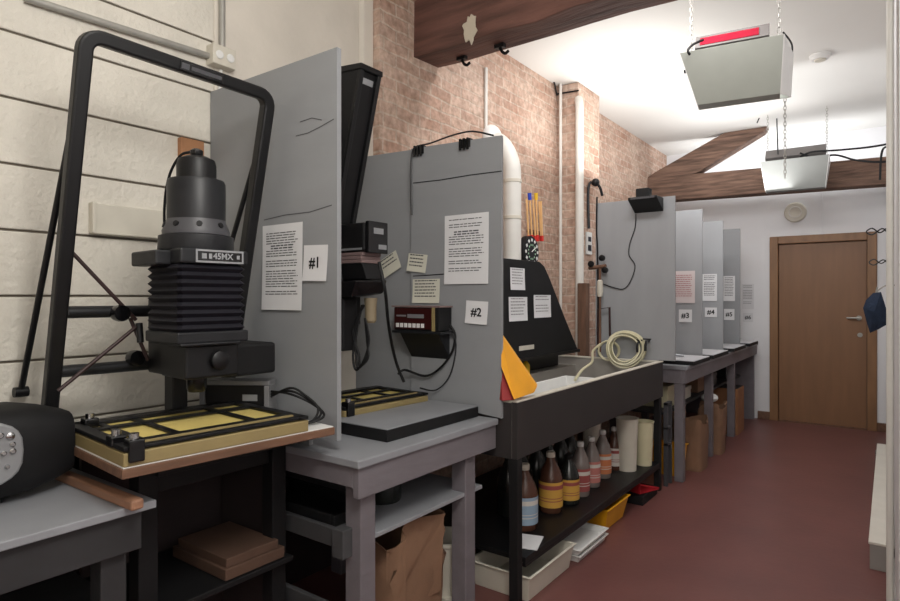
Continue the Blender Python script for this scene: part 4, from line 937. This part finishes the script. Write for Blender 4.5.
p = PD(745, 337, 6.6); build('lens_cap', MB().lathe([(.035, 0), (.035, .05), (.025, .055)], (-1.42, 7.40, bz+.035), n=18).cyl((-1.42, 7.40, bz+.085), (-1.42, 7.40, bz+.11), .018), BLACKG, smooth=True, label='small black knob-like canister at the end of the far bench', cat='canister')
build('easel_bar', MB().tube([(-1.75, 4.9, bz+.045), (-1.6, 4.93, bz+.075), (-1.35, 5.05, bz+.045)], .01, 6), SILVER, smooth=True, label='thin silver bar lying on the nearest baseboard of the far bench', cat='bar')
# under far bench
bag('paper_bag', 'brown paper bag with folded top under the far bench, nearest one', (-1.33, 5.20, 0), .22, .27, .40, 0, KRAFT, 11, crump=.012, group='paper bags under the far bench')
bag('paper_bag', 'brown paper bag under the far bench, behind the first bag and beside the second leg', (-1.31, 5.83, 0), .2, .22, .43, 0, KRAFT, 12, crump=.012, group='paper bags under the far bench')
bag('paper_bag', 'paler brown paper bag under the far bench, set back behind the nearest bag', (-1.56, 5.42, 0), .22, .24, .44, .2, KRAFTL, 13, crump=.014, group='paper bags under the far bench')
build('white_bag', MB().sphere((-1.33, 5.82, .49), .075, 1, 1.2, .55, 12, 8), WHITEP, smooth=True, label='scrap of white plastic on top of the second paper bag', cat='plastic bag')
build('cardboard_box', MB().box(-1.50, -1.25, 6.66, 6.98, 0, .47).mat(1).box(-1.49, -1.26, 6.67, 6.97, .468, .472), [CARDB, BLACKM], bevel=.004, label='tall cardboard box under the far end of the far bench', cat='box')
tray('plastic_tub', 'yellow tub on the floor beside the near leg of the far bench', (-1.45, 4.93, 0), .22, .26, .22, YELT, cat='tub')
for i, (y, h, m_, lb) in enumerate(((4.95, .17, CREAMT, 'cream box on the far bench shelf, nearest the sink'), (5.35, .10, OFFW, 'low pale box on the far bench shelf, second from the sink'), (5.9, .14, KRAFT, 'brown box on the far bench shelf, third from the sink'), (6.35, .12, MIDGREY, 'grey box on the far bench shelf between two legs'), (7.1, .18, DKGREY, 'dark box on the far bench shelf at the wall end'))):
    build('storage_box', MB().box(-1.82, -1.45, y, y+.3, .51, .51+h).box(-1.825, -1.445, y-.005, y+.305, .51+h-.03, .51+h+.004), m_, bevel=.003, label=lb, cat='box', group='boxes on the far bench shelf')
build('metal_rack', MB().box(-1.36, -1.33, 4.54, 4.56, 0, .62).box(-1.36, -1.33, 4.64, 4.66, 0, .62).box(-1.36, -1.33, 4.54, 4.66, .60, .62).box(-1.36, -1.33, 4.54, 4.66, .3, .32).box(-1.36, -1.33, 4.54, 4.66, .42, .44), MIDGREY, bevel=.002, label='small grey metal rack standing between the sink and the far bench', cat='rack')

# ================================================================== FAR WALL, CEILING, RIGHT SIDE
p = PY(795.5, 212.5, YF)
al = thing('round_alarm', 'round cream alarm unit on the white wall above the door', 'alarm', (p.x, YF, p.z))
build('alarm_base', MB().lathe([(.112, 0), (.112, -.02), (.10, -.035), (0, -.036)], (p.x, YF, p.z), axis='y', n=32, cap=False), OFFW, al, smooth=True)
build('alarm_ring', MB().torus((p.x, YF-.037, p.z), .06, .006, (0,1,0), n=28, k=6), PVC, al, smooth=True)
p = PZ(820, 55, ZC)
sd = thing('smoke_detector', 'small round white smoke detector on the ceiling', 'smoke detector', (p.x, p.y, ZC))
build('detector_base', MB().lathe([(.07, 0), (.07, -.02), (.055, -.035), (.0, -.036)], (p.x, p.y, ZC), n=28, cap=False), WHITEP, sd, smooth=True)
build('detector_grille', MB().lathe([(.04, -.034), (.036, -.044), (.0, -.046)], (p.x, p.y, ZC), n=20, cap=False), OFFW, sd, smooth=True)

# hanging safelights (indirect troughs).  local x = width, faces -y
def safelight(label, c, Wt, Wb, H, rz, tiltx, chain_top, group, bar_ratio=.75, small=False):
    t = thing('hanging_safelight', label, 'lamp', (0,0,0), group=group)
    m = MB(); th = .004
    # front sheet (tilted), bottom lip, right end plate, back sheet
    zf = H/2
    m.prism([(-Wt/2, -.16, zf), (Wt/2, -.16, zf), (Wb[1], -.05, -zf), (Wb[0], -.05, -zf)], (0, th, 0))
    m.prism([(-Wt/2, .16, zf), (Wt/2+(0 if small else .05), .16, zf), (Wb[1]+(0 if small else .05), .05, -zf), (Wb[0], .05, -zf)], (0, -th, 0))
    m.prism([(Wb[0], -.05, -zf), (Wb[1], -.05, -zf), (Wb[1], .05, -zf), (Wb[0], .05, -zf)], (0, 0, th))
    build('reflector', m, SLGREY2 if small else SLGREY, t, bevel=.0015)
    ex_ = 0 if small else .05
    build('end_plate', MB().prism([(Wt/2, -.16, zf), (Wt/2+ex_, .16, zf), (Wb[1]+ex_, .05, -zf), (Wb[1], -.05, -zf)], (th, 0, 0)), WHITEP, t)
    m = MB().prism([(-Wt/2, -.16, zf), (-Wt/2, .16, zf), (Wb[0], .05, -zf), (Wb[0], -.05, -zf)], (-th, 0, 0))
    build('end_plate', m, WHITEP, t)
    bz_ = zf+.055
    m = MB(); m.T = Matrix.Translation((0.0, .0, bz_)) @ Matrix.Rotation(math.radians(-35), 4, 'X')
    bw = Wt*bar_ratio
    m.box(-bw/2, bw/2, -.05, .05, -.045, .06)
    lb_ = build('lamp_box', m, mat('lamp_box_grey', (104, 100, 98), .5), t, bevel=.003)
    m = MB(); m.T = Matrix.Translation((0.0, .0, bz_)) @ Matrix.Rotation(math.radians(-35), 4, 'X')
    m.box(-bw/2+.025, bw/2-.05, -.054, -.05, -.03, .034)
    if not small: build('red_filter', m, REDGLOW, lb_)
    else: m.bm.free()
    cb_ = MB().box(-bw/2, -bw/2+.02, -.02, .02, zf-.05, bz_).box(bw/2-.02, bw/2, -.02, .02, zf-.05, bz_).box(-Wt/2, Wt/2, -.01, .01, zf-.06, zf-.045)
    build('hanger_strap', cb_, DKGREY, t)
    L_ = chain_top-c[2]
    for xx in (-Wt*.42, Wt*.46):
        m = MB()
        z = zf-.03; k = 0
        while z < L_-.004:
            z2 = min(z+.028, L_)
            ax = (1,0,0) if k % 2 else (0,1,0)
            cc = Vector((xx, .0, (z+z2)/2)); a_ = .0075
            d_ = Vector((a_, 0, 0)) if k % 2 == 0 else Vector((0, a_, 0))
            pts = [cc+Vector((0,0,.015))+d_*.6, cc+Vector((0,0,.009))+d_, cc-Vector((0,0,.009))+d_, cc-Vector((0,0,.015))+d_*.6, cc-Vector((0,0,.015))-d_*.6, cc-Vector((0,0,.009))-d_, cc+Vector((0,0,.009))-d_, cc+Vector((0,0,.015))-d_*.6]
            m.tube(pts, .0022, 5, closed=True); z += .026; k += 1
        build('chain', m, STEEL, t)
    t.location = c; t.rotation_euler = (0, 0, rz); return t
s1 = safelight('grey hanging safelight trough with glowing red filter, nearer of the two', (-.71, 3.62, 2.62), .50, (-.17, .235), .27, math.radians(8), 0, ZC, 'hanging safelights', .74)
s2 = safelight('grey hanging safelight trough in front of the far beam, farther of the two', (-.735, 6.62, 2.575), .56, (-.245, .245), .28, math.radians(2), 0, ZC, 'hanging safelights', .9, small=True)
a = PD(785, 96, 3.25)
m = MB()
z = PD(785, 100, 3.3).z; k = 0; px_, py_ = PD(785, 100, 3.3).xy
while z > PD(785, 178, 3.3).z:
    d_ = Vector((.006, 0, 0)) if k % 2 == 0 else Vector((0, .006, 0)); cc = Vector((px_, py_, z))
    m.tube([cc+Vector((0,0,.013))+d_*.6, cc+d_, cc-Vector((0,0,.013))+d_*.6, cc-Vector((0,0,.013))-d_*.6, cc-d_, cc+Vector((0,0,.013))-d_*.6], .002, 5, closed=True); z -= .022; k += 1
build('pull_chain', m, STEEL, label='thin pull chain hanging below the right end of the nearer safelight', cat='chain')
cable('lamp_cable', [PD(690, 55, 3.2), PD(688, 50, 3.2), PD(694, 44, 3.25), PD(703, 40, 3.3)], .007, BLACKM, 'short black cord at the left end of the nearer safelight')
cable('lamp_cable', [PD(783, 32, 3.35), PD(792, 45, 3.35), PD(790, 62, 3.35), PD(785, 74, 3.35)], .005, BLACKM, 'black cord looping at the right end of the nearer safelight')
cable('lamp_cable', [PD(757, 123, 6.0), PD(762, 113, 6.0), PD(772, 101, 6.0), PD(776, 101, 6.0), PD(777, 125, 6.0), PD(778, 154, 5.75)], .006, DKGREY, 'thin wire looping from the timber brace down to the farther safelight')
YC = 6.66
cable('beam_cable', [PY(800, 157, YC-.1), PY(812, 152, YC-.1), PY(840, 150, YC-.1), PY(870, 147, YC-.1), PY(893, 143, YC-.1)], .009, BLACKM, 'black cable running from the farther safelight along the beam to the right wall')
cable('beam_cable', [PY(800, 153, YC-.1), PY(815, 158, YC-.1), PY(835, 155, YC-.1), PY(855, 160, YC-.1), PY(876, 162, YC-.1), PY(889, 161, YC-.1), PY(896, 155, YC-.1), PY(893, 147, YC-.1), PY(884, 148, YC-.1), PY(881, 158, YC-.1), PY(880, 180, YC-.1)], .009, BLACKM, 'black cable looped over the right end of the far beam')
# heater along right wall
ht = thing('baseboard_heater', 'low white heater box running along the foot of the right wall', 'heater', (-.03, 5.0, 0))
build('heater_body', MB().box(-.085, .018, 3.78, 6.35, 0, .13), HEATG, ht, bevel=.004)
build('heater_top', MB().box(-.09, .018, 3.775, 6.36, .13, .145), HEATW, ht, bevel=.003)
build('end_valve', MB().cyl((-.10, 6.2, .10), (-.085, 6.2, .10), .02), HEATG, ht, smooth=True)
build('baseboard_right', MB().box(.008, .02, 1.9, 3.77, 0, .09).box(.008, .02, 6.37, YF-.02, 0, .09), HEATG, bevel=.002, kind='structure')
build('water_pipe', MB().cyl((.0, 2.9, 0), (.0, 2.9, ZC), .012), PVC, smooth=True, label='thin white pipe running floor to ceiling on the right wall', cat='pipe')
# navy cloth on hook
ck = Vector((-.055, 3.95, 0))
pts = [(866, 300), (873, 293), (881, 292), (886, 308), (888, 324), (879, 329), (870, 333), (866, 320), (863, 308)]
m = MB(); front = [PY(u, v, 3.95) for u, v in pts]; cen = sum(front, Vector())/len(front)
fv = [m.v(p) for p in front]; bv = [m.v(p+Vector((0, .03, 0))) for p in front]
inn = [m.v(cen+(p-cen)*.55+Vector((0, -.022+.008*math.sin(i*2.1), 0))) for i, p in enumerate(front)]; cv = m.v(cen+Vector((0, -.03, 0)))
n_ = len(fv)
for i in range(n_):
    j = (i+1) % n_
    m.f([fv[i], fv[j], inn[j], inn[i]]); m.f([inn[i], inn[j], cv]); m.f([bv[i], bv[j], fv[j], fv[i]])
m.f(bv)
build('hanging_cloth', m, NAVY, smooth=True, label='dark navy cloth bundle hanging on the right wall beside the door', cat='cloth')
p = PY(879, 291, 3.97)
build('wall_hook', MB().tube(catmull([(.02, 3.97, p.z+.03), (-.02, 3.97, p.z+.028), (-.05, 3.97, p.z+.005), (-.06, 3.97, p.z-.01), (-.055, 3.97, p.z+.02)], 4), .004, 6), STEEL, smooth=True, label='wire hook on the right wall holding the navy cloth', cat='hook')
for i, (v, yy) in enumerate(((231, 4.6), (262, 5.2))):
    a = PY(873, v, yy); c0 = PY(882, v, yy)
    m = MB().tube(catmull([(.02, yy, c0.z-.02), (-.01, yy, c0.z-.012), (-.04, yy, c0.z+.015), (-.09, yy, c0.z-.02), (-.12, yy, c0.z), (-.09, yy, c0.z+.02), (-.05, yy, c0.z-.01), (-.01, yy, c0.z+.02), (.02, yy, c0.z+.02)], 5), .004, 6)
    build('wire_hanger', m, DKGREY, smooth=True, label=['twisted wire hook sticking out of the right wall, upper one', 'twisted wire hook sticking out of the right wall, lower one'][i], cat='hook', group='twisted wire hooks on the right wall')

# ================================================================== LIGHT
def area(name, loc, rot, sx_, sy_, power, col=(1, .96, .9)):
    l = bpy.data.lights.new(name, 'AREA'); l.shape = 'RECTANGLE'; l.size = sx_; l.size_y = sy_; l.energy = power; l.color = col
    o = bpy.data.objects.new(name, l); COL.objects.link(o); o.location = loc; o.rotation_euler = rot; return o
def point(name, loc, power, col, r=.15):
    l = bpy.data.lights.new(name, 'POINT'); l.energy = power; l.color = col; l.shadow_soft_size = r
    o = bpy.data.objects.new(name, l); COL.objects.link(o); o.location = loc; return o
area('uplight_mid', (-1.6, 4.7, 2.4), (PI, 0, 0), .6, 1.4, 20, (1, .98, .95))
area('uplight_far', (-1.2, 6.3, 2.45), (PI, 0, 0), .9, .5, 9, (1, .99, .98))
area('upper_wall_fill', (-1.1, 7.32, 2.70), (math.radians(155), 0, 0), 1.9, .12, 9, (.98, .99, 1))  # unseen area light added behind the far beam for upper wall and ceiling
area('ceiling_mid', (-1.1, 3.2, 3.17), (math.radians(28), 0, 0), 1.2, .25, 30, (1, .98, .97))
area('far_wall_fill', (-.9, 5.0, 2.72), (math.radians(62), 0, 0), 1.2, .5, 14, (.98, .99, 1))  # unseen fill added in mid-room to brighten the far wall
point('near_lamp', (-.1, .55, 2.62), 90, (1, .97, .92), .3)
area('room_fill', (.75, -1.2, 1.9), (math.radians(82), 0, math.radians(28)), 1.0, 1.4, 10, (1, .97, .95))
w = bpy.data.worlds.new('world'); SC.world = w; w.use_nodes = True
w.node_tree.nodes['Background'].inputs[0].default_value = (.75, .78, .85, 1); w.node_tree.nodes['Background'].inputs[1].default_value = .05
SC.view_settings.view_transform = 'Standard'
SC.view_settings.look = 'None'
# ================================================================== CAMERA
cd = bpy.data.cameras.new('camera'); co = bpy.data.objects.new('camera', cd); COL.objects.link(co)
cd.sensor_width = 36; cd.lens = F/900*36; cd.shift_y = -(300.5-HV)/900; cd.clip_start = .02
co.location = (0, 0, CZ); co.rotation_euler = (PI/2, 0, AL)
SC.camera = co
